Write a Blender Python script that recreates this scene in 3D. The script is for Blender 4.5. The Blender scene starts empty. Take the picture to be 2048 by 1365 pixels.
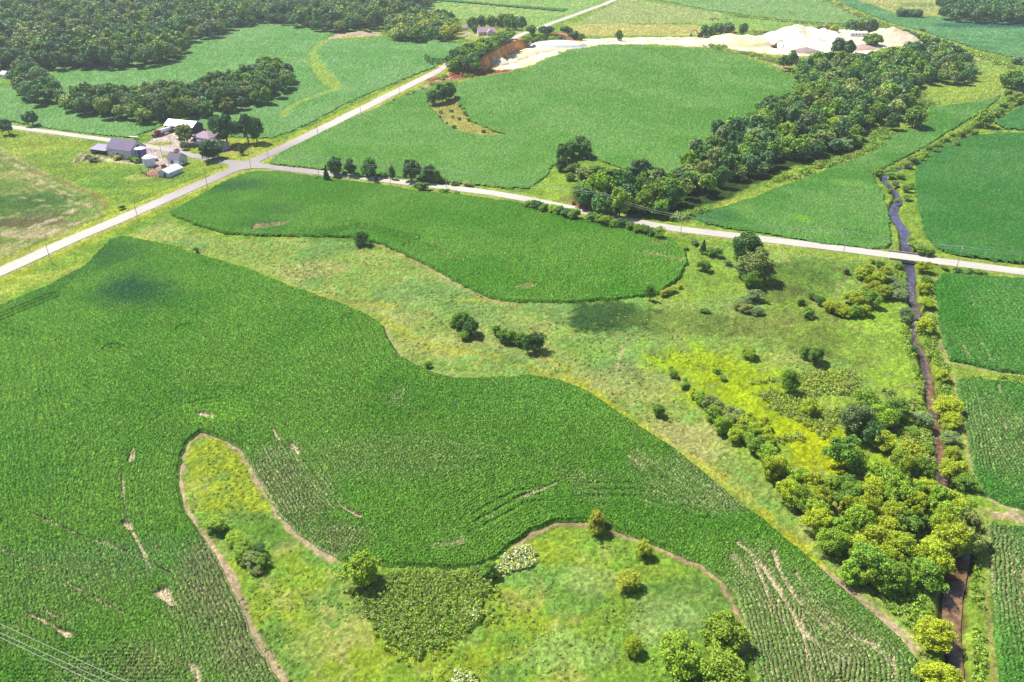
import bpy, math, random, time
import numpy as np
T0 = time.time()
rnd = random.Random(7)
RNG = np.random.default_rng(11)
SC = bpy.context.scene
COL = SC.collection

# ---------------------------------------------------------------- camera, sky, sun
F = 1593.0; CH = 120.0; PITCH = math.radians(30)
cam = bpy.data.cameras.new('camera'); cam_o = bpy.data.objects.new('camera', cam); COL.objects.link(cam_o)
cam.sensor_width = 36; cam.lens = 36 * F / 2048; cam.clip_start = 1; cam.clip_end = 60000
cam_o.location = (0, 0, CH); cam_o.rotation_euler = (math.radians(60), 0, 0)
SC.camera = cam_o
SUN_EL = math.radians(56); SX, SY = -0.80, 0.60        # the sun stands to the left, ahead of the camera
w = bpy.data.worlds.new('World'); SC.world = w; w.use_nodes = True
nt = w.node_tree; bg = nt.nodes['Background']
sky = nt.nodes.new('ShaderNodeTexSky'); sky.sky_type = 'NISHITA'; sky.sun_disc = False
sky.sun_elevation = SUN_EL; sky.sun_rotation = math.atan2(SX, SY); sky.altitude = 200
nt.links.new(sky.outputs[0], bg.inputs[0]); bg.inputs[1].default_value = 0.085
sl = bpy.data.lights.new('sun', 'SUN'); sl.energy = 5.0; sl.angle = math.radians(0.55); sl.color = (1, .955, .88)
so = bpy.data.objects.new('sun', sl); COL.objects.link(so)
from mathutils import Vector, Matrix
sd_ = Vector((SX * math.cos(SUN_EL), SY * math.cos(SUN_EL), math.sin(SUN_EL)))
so.rotation_euler = sd_.to_track_quat('Z', 'Y').to_euler(); so.location = (-80, 60, 200)
SC.view_settings.view_transform = 'Standard'; SC.view_settings.look = 'None'
SC.view_settings.exposure = 0.88; SC.view_settings.gamma = 1
SC.cycles.max_bounces = 5; SC.cycles.diffuse_bounces = 3; SC.cycles.transparent_max_bounces = 6
SC.cycles.use_adaptive_sampling = True
SC.cycles.caustics_reflective = False; SC.cycles.caustics_refractive = False

# ---------------------------------------------------------------- numbers
def lin(c): 
    c = c / 255.0
    return c / 12.92 if c <= .04045 else ((c + .055) / 1.055) ** 2.4
KEXP = 2.35
def A(r, g, b, k=1.0): return np.array([min(.85, lin(r) / KEXP * k), min(.85, lin(g) / KEXP * k), min(.85, lin(b) / KEXP * k)])

def _h(ix, iy, s):
    n = (ix.astype(np.int64) * 374761393 + iy.astype(np.int64) * 668265263 + s * 1442695041) & 0xffffffff
    n = ((n ^ (n >> 13)) * 1274126177) & 0xffffffff
    n = (n ^ (n >> 16)) & 0xffffff
    return n.astype(np.float32) / 16777215.0
def vn(x, y, sc, s=0):
    x = np.asarray(x) / sc; y = np.asarray(y) / sc
    ix = np.floor(x); iy = np.floor(y); fx = x - ix; fy = y - iy
    fx = fx * fx * (3 - 2 * fx); fy = fy * fy * (3 - 2 * fy)
    a = _h(ix, iy, s); b = _h(ix + 1, iy, s); c = _h(ix, iy + 1, s); d = _h(ix + 1, iy + 1, s)
    return (a + (b - a) * fx) * (1 - fy) + (c + (d - c) * fx) * fy
def fbm(x, y, sc, s=0, o=3):
    t = 0; a = 1; n = 0
    for i in range(o):
        t = t + a * vn(x + 17.3 * i, y - 9.1 * i, sc / 2 ** i, s + i * 7); n += a; a *= .55
    return t / n
def ss(a, b, v):
    t = np.clip((v - a) / (b - a), 0, 1); return t * t * (3 - 2 * t)

def seg_d(x, y, pts, closed):
    """distance to a polyline; pts (n,2+) ; returns distance and (segment index, t)"""
    n = len(pts); best = np.full(x.shape, 1e18); bi = np.zeros(x.shape, np.int32); bt = np.zeros(x.shape)
    for i in range(n if closed else n - 1):
        ax, ay = pts[i][:2]; bx, by = pts[(i + 1) % n][:2]
        dx, dy = bx - ax, by - ay; L = dx * dx + dy * dy + 1e-9
        t = np.clip(((x - ax) * dx + (y - ay) * dy) / L, 0, 1)
        d = (x - ax - t * dx) ** 2 + (y - ay - t * dy) ** 2
        m = d < best
        best = np.where(m, d, best); bi = np.where(m, i, bi); bt = np.where(m, t, bt)
    return np.sqrt(best), bi, bt
def inside(x, y, pts):
    c = np.zeros(x.shape, bool); n = len(pts)
    for i in range(n):
        ax, ay = pts[i][:2]; bx, by = pts[(i + 1) % n][:2]
        if ay == by: continue
        m = ((ay > y) != (by > y)) & (x < (bx - ax) * (y - ay) / (by - ay) + ax)
        c ^= m
    return c
def sdf(x, y, pts):
    d = seg_d(x, y, pts, True)[0]
    return np.where(inside(x, y, pts), d, -d)

# ---------------------------------------------------------------- terrain
def ray(px, py, z):
    X = px - 1024; U = 682.5 - py
    ry = F * math.cos(PITCH) + U * math.sin(PITCH); rz = -F * math.sin(PITCH) + U * math.cos(PITCH)
    t = (CH - z) / max(-rz, 40.0)
    return X * t, ry * t
def T_base(x, y):
    x = np.asarray(x, float); y = np.asarray(y, float)
    D = np.hypot(x, y)
    t = 5 * np.exp(-(((x + 20) / 160) ** 2 + ((y - 640) / 120) ** 2))
    t = t + 9 * np.exp(-(((x + 450) / 250) ** 2 + ((y - 1020) / 300) ** 2))
    t = t + (fbm(x, y, 170, 5, 2) - .5) * 3.0 * ss(250, 600, D)
    t = t + (fbm(x, y, 60, 9, 2) - .5) * .9 * ss(80, 200, D)
    return t
BL = [ray(px, py, 5.0) for px, py in [(905, 152), (965, 141), (985, 126), (1010, 112), (1040, 97), (1068, 86), (1100, 81), (1140, 81), (1165, 79)]]
BLP = BL + [ray(1165, 40, 5), ray(860, 60, 5), ray(850, 120, 5)]
def T(x, y):
    x = np.asarray(x, float); y = np.asarray(y, float)
    t = np.atleast_1d(T_base(x, y)).astype(float)
    xf = np.atleast_1d(x); yf = np.atleast_1d(y)
    m = (xf > -150) & (xf < 150) & (yf > 560) & (yf < 900)
    if m.any():
        d, bi, bt = seg_d(xf[m], yf[m], BL, False)
        ins = inside(xf[m], yf[m], BLP)
        endf = ss(0, 1, (bi + bt) / 1.5) * ss(0, 1, (8 - bi - bt) / 1.5)
        t[m] += np.where(ins, 7.5 * ss(0, 4.5, d + 1.2 * (vn(xf[m], yf[m], 6, 3) - .5)) * np.clip(1 - d / 110, 0, 1) * endf, 0)
    return t.reshape(x.shape) if x.shape else float(t[0])
def P(px, py, dz=0.0):
    z = dz; x, y = ray(px, py, z)
    for _ in range(7):
        z = .5 * z + .5 * (T(x, y) + dz) if _ else T(x, y) + dz
        x, y = ray(px, py, z)
    return x, y
def PP(pts, dz=0.0): return [P(a, b, dz) + tuple(r) for a, b, *r in pts]

# ---------------------------------------------------------------- object helpers
def tag(o, label=None, cat=None, group=None, kind=None):
    if label: o['label'] = label
    if cat: o['category'] = cat
    if group: o['group'] = group
    if kind: o['kind'] = kind
    return o
def link(name, me, mat=None, parent=None):
    o = bpy.data.objects.new(name, me); COL.objects.link(o)
    if mat is not None and not me.materials: me.materials.append(mat)
    if parent: o.parent = parent
    return o
def empty(name, loc, rz, label, cat, group=None):
    o = bpy.data.objects.new(name, None); COL.objects.link(o); o.location = loc; o.rotation_euler = (0, 0, rz)
    o.empty_display_size = .5
    return tag(o, label, cat, group)
def np_mesh(name, V, Q, col=None, smooth=False):
    me = bpy.data.meshes.new(name); V = np.asarray(V, np.float32); Q = np.asarray(Q, np.int32); k = Q.shape[1]
    me.vertices.add(len(V)); me.vertices.foreach_set('co', V.ravel())
    me.loops.add(Q.size); me.loops.foreach_set('vertex_index', Q.ravel())
    me.polygons.add(len(Q)); me.polygons.foreach_set('loop_start', np.arange(0, Q.size, k, dtype=np.int32))
    me.polygons.foreach_set('use_smooth', np.full(len(Q), smooth))
    if col is not None:
        a = me.attributes.new('Col', 'FLOAT_COLOR', 'POINT')
        c = np.ones((len(V), 4), np.float32); c[:, :3] = col; a.data.foreach_set('color', c.ravel())
    me.update(); me.validate(verbose=False) if len(Q) < 500 else None
    return me

# materials
def nm(name):
    m = bpy.data.materials.new(name); m.use_nodes = True; n = m.node_tree.nodes; l = m.node_tree.links
    b = n['Principled BSDF']; return m, n, l, b
def mat_attr(name, rough=.9, jitter=.25, jscale=1.2, bump=0.0, bscale=1.5, spec=.05):
    """colour from the Col attribute, broken up by fine noise"""
    m, n, l, b = nm(name); at = n.new('ShaderNodeAttribute'); at.attribute_name = 'Col'
    tc = n.new('ShaderNodeNewGeometry')
    nz = n.new('ShaderNodeTexNoise'); nz.inputs['Scale'].default_value = jscale; nz.inputs['Detail'].default_value = 4
    l.new(tc.outputs['Position'], nz.inputs['Vector'])
    mr = n.new('ShaderNodeMapRange'); mr.inputs[1].default_value = .25; mr.inputs[2].default_value = .75
    mr.inputs[3].default_value = 1 - jitter; mr.inputs[4].default_value = 1 + jitter
    l.new(nz.outputs[0], mr.inputs[0])
    mx = n.new('ShaderNodeVectorMath'); mx.operation = 'SCALE'; l.new(at.outputs['Color'], mx.inputs[0]); l.new(mr.outputs[0], mx.inputs['Scale'])
    l.new(mx.outputs[0], b.inputs['Base Color']); b.inputs['Roughness'].default_value = rough
    b.inputs['Specular IOR Level'].default_value = spec
    if bump:
        n2 = n.new('ShaderNodeTexNoise'); n2.inputs['Scale'].default_value = bscale; n2.inputs['Detail'].default_value = 3
        l.new(tc.outputs['Position'], n2.inputs['Vector'])
        bp = n.new('ShaderNodeBump'); bp.inputs['Strength'].default_value = bump; bp.inputs['Distance'].default_value = .4
        l.new(n2.outputs[0], bp.inputs['Height']); l.new(bp.outputs[0], b.inputs['Normal'])
    return m
def mat_leaf(name, transl=.20):
    m, n, l, b = nm(name); n.remove(b)
    out = [q for q in n if q.type == 'OUTPUT_MATERIAL'][0]
    at = n.new('ShaderNodeAttribute'); at.attribute_name = 'Col'
    oi = n.new('ShaderNodeObjectInfo')
    mx = n.new('ShaderNodeVectorMath'); mx.operation = 'MULTIPLY'; l.new(at.outputs['Color'], mx.inputs[0]); l.new(oi.outputs['Color'], mx.inputs[1])
    d = n.new('ShaderNodeBsdfDiffuse'); t = n.new('ShaderNodeBsdfTranslucent'); g = n.new('ShaderNodeMixShader'); g.inputs[0].default_value = transl
    l.new(mx.outputs[0], d.inputs[0]); l.new(mx.outputs[0], t.inputs[0]); l.new(d.outputs[0], g.inputs[1]); l.new(t.outputs[0], g.inputs[2])
    gl = n.new('ShaderNodeBsdfGlossy'); gl.inputs['Roughness'].default_value = .55; g2 = n.new('ShaderNodeMixShader'); g2.inputs[0].default_value = .03
    l.new(g.outputs[0], g2.inputs[1]); l.new(gl.outputs[0], g2.inputs[2]); l.new(g2.outputs[0], out.inputs[0])
    return m
_mc = {}
def mat(name, rgb, rough=.7, metal=0, var=.12, scale=1.5, stripe=0, sdir='X', spec=.3):
    """plain painted / weathered surface: base colour with noise and optional board or rib stripes"""
    if name in _mc: return _mc[name]
    m, n, l, b = nm(name); tc = n.new('ShaderNodeTexCoord')
    nz = n.new('ShaderNodeTexNoise'); nz.inputs['Scale'].default_value = scale; nz.inputs['Detail'].default_value = 5
    l.new(tc.outputs['Object'], nz.inputs['Vector'])
    mr = n.new('ShaderNodeMapRange'); mr.inputs[1].default_value = .3; mr.inputs[2].default_value = .7
    mr.inputs[3].default_value = 1 - var; mr.inputs[4].default_value = 1 + var; l.new(nz.outputs[0], mr.inputs[0])
    src = mr.outputs[0]
    if stripe:
        wv = n.new('ShaderNodeTexWave'); wv.bands_direction = sdir; wv.inputs['Scale'].default_value = stripe; wv.inputs['Distortion'].default_value = .6
        l.new(tc.outputs['Object'], wv.inputs['Vector'])
        m2 = n.new('ShaderNodeMapRange'); m2.inputs[3].default_value = .72; m2.inputs[4].default_value = 1.1; l.new(wv.outputs[1], m2.inputs[0])
        mm = n.new('ShaderNodeMath'); mm.operation = 'MULTIPLY'; l.new(src, mm.inputs[0]); l.new(m2.outputs[0], mm.inputs[1]); src = mm.outputs[0]
    mx = n.new('ShaderNodeVectorMath'); mx.operation = 'SCALE'; mx.inputs[0].default_value = tuple(rgb); l.new(src, mx.inputs['Scale'])
    l.new(mx.outputs[0], b.inputs['Base Color']); b.inputs['Roughness'].default_value = rough; b.inputs['Metallic'].default_value = metal
    b.inputs['Specular IOR Level'].default_value = spec
    _mc[name] = m; return m

class MB:
    """collects solids, linked as one mesh"""
    def __init__(s): s.v = []; s.f = []
    def add(s, vs, fs):
        k = len(s.v); s.v += [tuple(map(float, q)) for q in vs]; s.f += [tuple(i + k for i in q) for q in fs]; return s
    def box(s, x0, x1, y0, y1, z0, z1):
        return s.add([(x0, y0, z0), (x1, y0, z0), (x1, y1, z0), (x0, y1, z0), (x0, y0, z1), (x1, y0, z1), (x1, y1, z1), (x0, y1, z1)],
                     [(0, 3, 2, 1), (4, 5, 6, 7), (0, 1, 5, 4), (1, 2, 6, 5), (2, 3, 7, 6), (3, 0, 4, 7)])
    def tube(s, pts, rads, n=8, cap=True):
        pts = [Vector(p) for p in pts]; vs = []; fs = []; m = len(pts)
        for i, p in enumerate(pts):
            d = (pts[min(i + 1, m - 1)] - pts[max(i - 1, 0)]).normalized()
            a = d.orthogonal().normalized(); b = d.cross(a)
            if abs(d.z) > .99: a = Vector((1, 0, 0)); b = Vector((0, 1, 0))
            for k in range(n):
                t = 2 * math.pi * k / n; vs.append(p + (a * math.cos(t) + b * math.sin(t)) * rads[i])
        for i in range(m - 1):
            for k in range(n): fs.append((i * n + k, i * n + (k + 1) % n, (i + 1) * n + (k + 1) % n, (i + 1) * n + k))
        if cap: fs.append(tuple(range(n))[::-1]); fs.append(tuple((m - 1) * n + k for k in range(n)))
        return s.add(vs, fs)
    def build(s, name, m, parent=None, smooth=False):
        me = bpy.data.meshes.new(name); me.from_pydata(s.v, [], s.f); me.update()
        if smooth: me.polygons.foreach_set('use_smooth', [True] * len(me.polygons))
        return link(name, me, m, parent)

# ---------------------------------------------------------------- the fields
def r_(pts): return pts
CREEK = [(2100, 190, 1.5), (2020, 215, 1.6), (1985, 232, 1.8), (1945, 258, 2.4), (1900, 284, 1.6), (1862, 303, 2.6), (1845, 309, 2.2), (1820, 325, 1.6), (1795, 338, 2.0), (1770, 348, 2.4), (1768, 358, 2.8), (1785, 375, 2.8), (1796, 388, 3.2),
         (1799, 400, 4), (1791, 410, 4), (1786, 422, 4.2), (1796, 440, 4.4), (1810, 460, 4.4), (1813, 490, 4.0), (1817, 515, 4), (1823, 545, 3.6), (1824, 560, 3.4), (1822, 585, 3.6), (1832, 610, 3.4),
         (1839, 625, 3.0), (1830, 650, 3.0), (1825, 670, 2.8), (1832, 680, 2.7), (1845, 700, 2.8), (1855, 735, 3), (1861, 770, 3.1), (1867, 810, 3.3), (1873, 850, 3.4), (1880, 900, 3.4), (1886, 950, 3.4),
         (1903, 1000, 4), (1922, 1050, 5), (1926, 1100, 5.6), (1918, 1135, 5.4), (1910, 1175, 5.2), (1905, 1220, 4.8), (1909, 1290, 4), (1918, 1340, 3.2), (1925, 1380, 3.0), (1940, 1470, 3.2)]
ROADN = [(-160, 612), (-60, 571), (0, 545), (70, 513), (150, 477), (275, 424), (400, 369), (490, 331), (560, 299), (650, 255), (770, 195), (885, 135), (960, 105), (1030, 77), (1095, 50), (1160, 27), (1230, 0), (1290, -22)]
ROADE = [(490, 331), (560, 337), (640, 346), (740, 357), (830, 368), (950, 382), (1040, 396), (1130, 415), (1220, 434), (1330, 456), (1450, 470), (1560, 483), (1700, 500), (1825, 517), (1935, 530), (2048, 545), (2150, 557)]
ROADW = [(490, 331), (440, 323), (390, 313), (345, 302), (300, 294), (240, 284), (200, 278), (140, 270), (80, 262), (30, 255), (-60, 244), (-200, 228)]
FIELDS = [
 dict(n='corn_field', lab='large dark green corn field curving round the grassy peninsula at lower left', h=1.25, c=(74, 136, 24), c2=(96, 150, 42), rd=(.80, -.60), hw=26, close=.55, dirt=(200, 184, 150),
  p=[(-130, 660), (-60, 632), (0, 612), (60, 588), (100, 571), (165, 535), (200, 502), (215, 481), (245, 474), (300, 483), (350, 494), (385, 506), (450, 525), (520, 548), (600, 580), (680, 607), (740, 632), (768, 655), (785, 690), (800, 710), (830, 730), (870, 747), (915, 757), (975, 757), (1060, 752), (1120, 761), (1170, 780), (1230, 820), (1290, 860), (1350, 898), (1420, 955), (1480, 1005), (1540, 1050), (1600, 1100), (1655, 1150), (1700, 1190), (1750, 1230), (1800, 1275), (1838, 1320), (1848, 1365), (1852, 1500), (1530, 1500), (1512, 1365), (1500, 1300), (1480, 1220), (1468, 1190), (1445, 1165), (1400, 1130), (1340, 1105), (1280, 1080), (1215, 1058), (1160, 1045), (1110, 1047), (1060, 1068), (1030, 1090), (990, 1125), (955, 1138), (900, 1141), (830, 1138), (760, 1133), (690, 1126), (640, 1101), (600, 1073), (560, 1035), (530, 985), (500, 930), (478, 898), (440, 878), (402, 867), (380, 885), (365, 915), (358, 960), (366, 1010), (395, 1060), (435, 1120), (475, 1200), (510, 1280), (546, 1340), (572, 1380), (640, 1500), (-160, 1500)]),
 dict(n='corn_field', lab='green corn field with a rounded right end, just below the right-hand road', h=1.3, c=(80, 142, 32), c2=(102, 156, 52), rd=(.93, -.37), hw=22, close=.75, dirt=(185, 160, 115),
  p=[(338, 427), (385, 400), (430, 375), (480, 352), (515, 344), (560, 345), (640, 356), (700, 364), (770, 372), (840, 385), (900, 389), (1000, 402), (1050, 410), (1100, 425), (1160, 441), (1220, 455), (1290, 462), (1325, 474), (1350, 484), (1370, 500), (1376, 530), (1360, 560), (1320, 590), (1250, 600), (1150, 607), (1050, 608), (1000, 605), (950, 585), (900, 560), (850, 530), (800, 507), (750, 487), (700, 478), (600, 475), (520, 474), (450, 470), (400, 455), (345, 434)]),
 dict(n='corn_field', lab='big round-topped green field between the diagonal road and the woodland', h=.9, c=(100, 160, 58), c2=(122, 174, 84), rd=(.38, .92), hw=15, close=.95, dirt=(150, 160, 100),
  p=[(535, 327), (560, 306), (620, 277), (700, 238), (770, 208), (830, 182), (862, 176), (905, 170), (960, 156), (1050, 140), (1100, 118), (1140, 101), (1200, 93), (1260, 94), (1330, 95), (1400, 100), (1450, 108), (1500, 120), (1550, 140), (1590, 162), (1600, 190), (1500, 245), (1440, 275), (1400, 320), (1340, 350), (1270, 350), (1190, 320), (1130, 325), (1105, 335), (1095, 352), (1060, 379), (1000, 377), (950, 372), (880, 364), (800, 357), (720, 352), (650, 342), (600, 336), (550, 332)],
  hole=[(857, 205), (878, 192), (905, 190), (915, 208), (930, 230), (945, 245), (985, 265), (1010, 271), (960, 272), (920, 264), (895, 252), (875, 230)]),
 dict(n='corn_field', lab='wedge-shaped corn field between the woodland and the creek', h=.9, c=(88, 150, 54), c2=(118, 170, 82), rd=(-.1, 1), hw=14, close=.8, dirt=(150, 150, 90),
  p=[(1365, 437), (1400, 426), (1500, 397), (1580, 367), (1650, 340), (1720, 314), (1752, 300), (1760, 285), (1790, 268), (1840, 250), (1858, 235), (1853, 216), (1906, 210), (1960, 203), (2005, 188), (1990, 206), (1950, 235), (1900, 265), (1840, 303), (1770, 338), (1748, 352), (1752, 365), (1770, 392), (1780, 430), (1782, 470), (1786, 490), (1770, 499), (1740, 500), (1650, 490), (1550, 473), (1450, 457)]),
 dict(n='corn_field', lab='dark green corn field with a rounded left corner, beyond the road at the right edge', h=1.3, c=(68, 136, 52), c2=(88, 148, 70), rd=(.93, -.37), hw=20, close=.9, dirt=(120, 130, 80),
  p=[(1828, 345), (1836, 320), (1860, 300), (1900, 285), (1950, 273), (2000, 267), (2060, 268), (2200, 282), (2200, 548), (2100, 535), (1990, 524), (1930, 514), (1880, 503), (1855, 482), (1842, 450), (1832, 400)]),
 dict(n='corn_field', lab='small dark green field sliver at the upper right edge above the round-cornered field', h=1.2, c=(68, 136, 56), c2=(86, 148, 72), rd=(.9, .4), hw=10, close=.9, dirt=(120, 130, 80),
  p=[(1985, 248), (2020, 224), (2048, 210), (2150, 190), (2150, 266), (2048, 262), (2010, 260)]),
 dict(n='corn_field', lab='corn field with thin pale rows just below the road, right of the creek', h=1.2, c=(66, 134, 40), c2=(92, 150, 66), rd=(-.20, -1), hw=6, close=.55, dirt=(170, 165, 120),
  p=[(1867, 565), (1882, 549), (1960, 553), (2048, 558), (2160, 566), (2160, 772), (2048, 752), (2000, 745), (1930, 730), (1898, 722), (1886, 690), (1876, 640)]),
 dict(n='corn_field', lab='corn field between two grass tracks in the middle of the right edge', h=1.2, c=(66, 132, 38), c2=(92, 150, 62), rd=(-.16, -1), hw=6, close=.55, dirt=(175, 165, 120),
  p=[(1910, 758), (1960, 760), (2048, 768), (2160, 778), (2160, 1040), (2048, 1022), (2010, 1013), (1965, 990), (1945, 940), (1928, 860)]),
 dict(n='corn_field', lab='narrow strip of corn at the lower right corner', h=1.2, c=(66, 132, 38), c2=(92, 150, 60), rd=(-.1, -1), hw=5, close=.5, dirt=(180, 165, 125),
  p=[(1973, 1043), (2048, 1056), (2160, 1072), (2160, 1500), (2020, 1500), (1995, 1365), (1982, 1200)]),
 dict(n='soybean_field', lab='broad pale green crop field wrapping round the long tree belt at upper left', h=.6, c=(106, 168, 76), c2=(130, 182, 104), rd=(.5, .8), hw=10, close=1, dirt=(150, 170, 110),
  p=[(-200, 190), (20, 170), (100, 165), (112, 130), (250, 126), (370, 112), (384, 80), (420, 66), (470, 45), (520, 37), (580, 45), (630, 56), (680, 60), (660, 72), (655, 80), (700, 81), (760, 76), (860, 80), (940, 92), (900, 117), (870, 133), (800, 163), (700, 205), (632, 242), (590, 262), (546, 278), (500, 278), (410, 272), (395, 255), (380, 244), (330, 250), (300, 264), (260, 277), (200, 272), (120, 262), (60, 252), (0, 240), (-200, 218)]),
 dict(n='soybean_field', lab='pale green field at the top edge beyond the quarry', h=.6, c=(128, 176, 86), c2=(146, 186, 106), rd=(.5, .8), hw=10, close=1, dirt=(140, 170, 110),
  p=[(1285, -5), (1420, 22), (1480, 30), (1560, 40), (1640, 47), (1752, 52), (1735, 40), (1690, 18), (1640, -2), (1600, -30), (1250, -30)]),
 dict(n='corn_field', lab='thin dark green strip of corn across the pale hay field at the top', h=1.3, c=(76, 140, 62), c2=(88, 150, 76), rd=(1, 0), hw=3, close=1, dirt=(120, 150, 90),
  p=[(862, -6), (930, 3), (1010, 10), (1080, 15), (1137, 19), (1128, 25), (1060, 19), (1000, 14), (920, 7), (850, 0)]),
 dict(n='soybean_field', lab='blue-green field sweeping down to the right edge below the distant wood', h=.7, c=(88, 150, 82), c2=(118, 176, 108), rd=(1, -.3), hw=8, close=1, dirt=(130, 160, 100),
  p=[(1655, -5), (1700, 14), (1740, 32), (1790, 50), (1850, 66), (1900, 82), (1960, 102), (2048, 122), (2200, 150), (2200, 42), (2048, 38), (1960, 36), (1880, 34), (1800, 32), (1760, 16), (1710, 0), (1690, -8)]),
]
for f in FIELDS:
    f['w'] = PP(f['p']); f['wh'] = PP(f['hole']) if 'hole' in f else None
creekW = PP(CREEK); rN = PP(ROADN); rE = PP(ROADE); rW = PP(ROADW)

# ---------------------------------------------------------------- ground grid: fine where the picture looks, coarse beyond
NA, NR = 1600, 1080
a_in = np.linspace(-47, 47, NA); a_out = np.linspace(47, 313, 60)[1:-1]
ang = np.radians(np.concatenate([a_in, a_out]))
pys = np.linspace(1440, -40, NR)
R_in = CH / np.tan(PITCH + np.arctan((pys - 682.5) / F))
Rr = np.concatenate([[2, 15, 30, 45, 60, 72], R_in[R_in > 78], [1400, 1650, 2000, 2600, 3600, 5000, 8000, 14000]])
nA, nR = len(ang), len(Rr)
AA, RR = np.meshgrid(ang, Rr)
GX = (np.sin(AA) * RR).ravel(); GY = (np.cos(AA) * RR).ravel()
cellr = np.gradient(Rr); CELL = np.repeat(np.maximum(cellr, Rr * math.radians(94 / NA)), nA); CELL = np.minimum(CELL, 3.5)
main = ((np.abs(AA) < math.radians(47.01)) & (RR < 1300) & (RR > 75)).ravel()
GT = T(GX, GY) * (1 - ss(1800, 4000, np.hypot(GX, GY)))
N = len(GX); print('grid', N, time.time() - T0)
FR = np.hypot(GX, GY)

def sub(pts, margin):
    xs = [p[0] for p in pts]; ys = [p[1] for p in pts]
    return np.nonzero(main & (GX > min(xs) - margin) & (GX < max(xs) + margin) & (GY > min(ys) - margin) & (GY < max(ys) + margin))[0]

# base colour: mottled grass
n1 = fbm(GX, GY, 34, 21, 3); n2 = fbm(GX, GY, 9, 33, 3); n3 = vn(GX, GY, 1.6, 41); n4 = fbm(GX, GY, 3.2, 57, 2); n5 = vn(GX, GY, .7, 63)
def mix(a, b, m): return a * (1 - m[:, None]) + b * m[:, None]
C = np.empty((N, 3)); C[:] = A(140, 182, 66)
C = mix(C, A(118, 168, 62), ss(.4, .65, n1)); C = mix(C, A(178, 192, 88), ss(.55, .75, n2) * .7)
ROUGH = np.full(N, .12)      # relief amplitude of the turf
def paint(pts, col, soft=1.5, edge=3.0, alpha=1.0, rough=None, nmask=None, seed=0, world=False, shrink=0):
    wp = pts if world else PP(pts); ix = sub(wp, soft + edge)
    if not len(ix): return
    s = sdf(GX[ix], GY[ix], wp) + edge * (fbm(GX[ix], GY[ix], 6, 71 + seed, 2) - .5) * 2 - shrink
    m = ss(-soft, soft, s) * alpha
    if nmask is not None: m = m * nmask(ix)
    C[ix] = C[ix] * (1 - m[:, None]) + np.asarray(col) * m[:, None]
    if rough is not None: ROUGH[ix] = ROUGH[ix] * (1 - m) + rough * m
def stroke(pts, col, width=None, soft=.5, alpha=1.0, edge=.4, rough=None, seed=0, nmask=None):
    wp = PP(pts); mw = width or max(p[2] for p in wp); ix = sub(wp, mw + 3)
    if not len(ix): return
    d, bi, bt = seg_d(GX[ix], GY[ix], wp, False)
    if width is None:
        ws = np.array([p[2] for p in wp]); wd = ws[bi] * (1 - bt) + ws[np.minimum(bi + 1, len(ws) - 1)] * bt
    else: wd = width
    m = ss(-soft, soft, wd / 2 - d + edge * (vn(GX[ix], GY[ix], 2.5, 81 + seed) - .5) * 2) * alpha
    if nmask is not None: m = m * nmask(ix)
    C[ix] = C[ix] * (1 - m[:, None]) + np.asarray(col) * m[:, None]
    if rough is not None: ROUGH[ix] = ROUGH[ix] * (1 - m) + rough * m
def blob(px, py, rx, ry, col, alpha=.8, rot=0, seed=0):
    """organic patch of different plants or bare earth, radii in metres"""
    x0, y0 = P(px, py); k = max(rx, ry) * 1.6
    ix = np.nonzero(main & (np.abs(GX - x0) < k) & (np.abs(GY - y0) < k))[0]
    if not len(ix): return
    u = GX[ix] - x0; v = GY[ix] - y0; c, s = math.cos(rot), math.sin(rot)
    d = np.hypot((u * c + v * s) / rx, (-u * s + v * c) / ry) + (fbm(GX[ix], GY[ix], max(2, k / 3), 91 + seed, 3) - .5) * .9 + (vn(GX[ix], GY[ix], 1.4, 95) - .5) * .3
    m = ss(1.1, .7, d) * alpha
    C[ix] = C[ix] * (1 - m[:, None]) + np.asarray(col) * m[:, None]
hi = lambda a, lo=.45, up=.6: (lambda ix: ss(lo, up, a[ix]))

# --- meadows
mead1 = [(330, 440), (440, 480), (700, 480), (860, 535), (1000, 606), (1250, 603), (1370, 560), (1380, 490), (1600, 500), (1820, 530), (1860, 560), (1850, 660), (1880, 800), (1900, 1000), (1900, 1300), (1850, 1330), (1700, 1180), (1480, 1000), (1240, 820), (1120, 760), (900, 756), (800, 710), (760, 650), (600, 575), (380, 500), (250, 470)]
paint(mead1, A(158, 190, 96), rough=.16)
paint(mead1, A(176, 192, 108), rough=.16, nmask=hi(n2, .5, .64)); paint(mead1, A(128, 176, 84), nmask=hi(n4, .52, .7), alpha=.8); paint(mead1, A(120, 172, 100), nmask=hi(n1, .52, .66), alpha=.6)
pen1 = [(402, 867), (470, 890), (530, 985), (600, 1073), (700, 1130), (900, 1141), (990, 1125), (1110, 1047), (1280, 1080), (1445, 1165), (1500, 1300), (1530, 1500), (640, 1500), (530, 1330), (460, 1180), (390, 1060), (358, 960), (375, 890)]
paint(pen1, A(146, 188, 74), rough=.15)
paint(pen1, A(170, 196, 58), nmask=hi(n1, .42, .6), alpha=.7); paint(pen1, A(120, 172, 84), nmask=hi(fbm(GX, GY, 14, 121, 3), .52, .64), alpha=.8); paint(pen1, A(190, 194, 120), nmask=hi(n2, .58, .7), alpha=.5); paint(pen1, A(112, 165, 60), nmask=hi(n4, .5, .62), alpha=.5)
paint([(402, 870), (470, 890), (530, 985), (560, 1030), (480, 1040), (420, 1040), (370, 980), (370, 910)], A(172, 190, 52), alpha=.75, nmask=hi(n4, .3, .6))
paint([(660, 1150), (760, 1160), (830, 1290), (760, 1365), (600, 1365), (560, 1280), (640, 1200)], A(176, 190, 104), alpha=.55, nmask=hi(n4, .38, .6))
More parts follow.
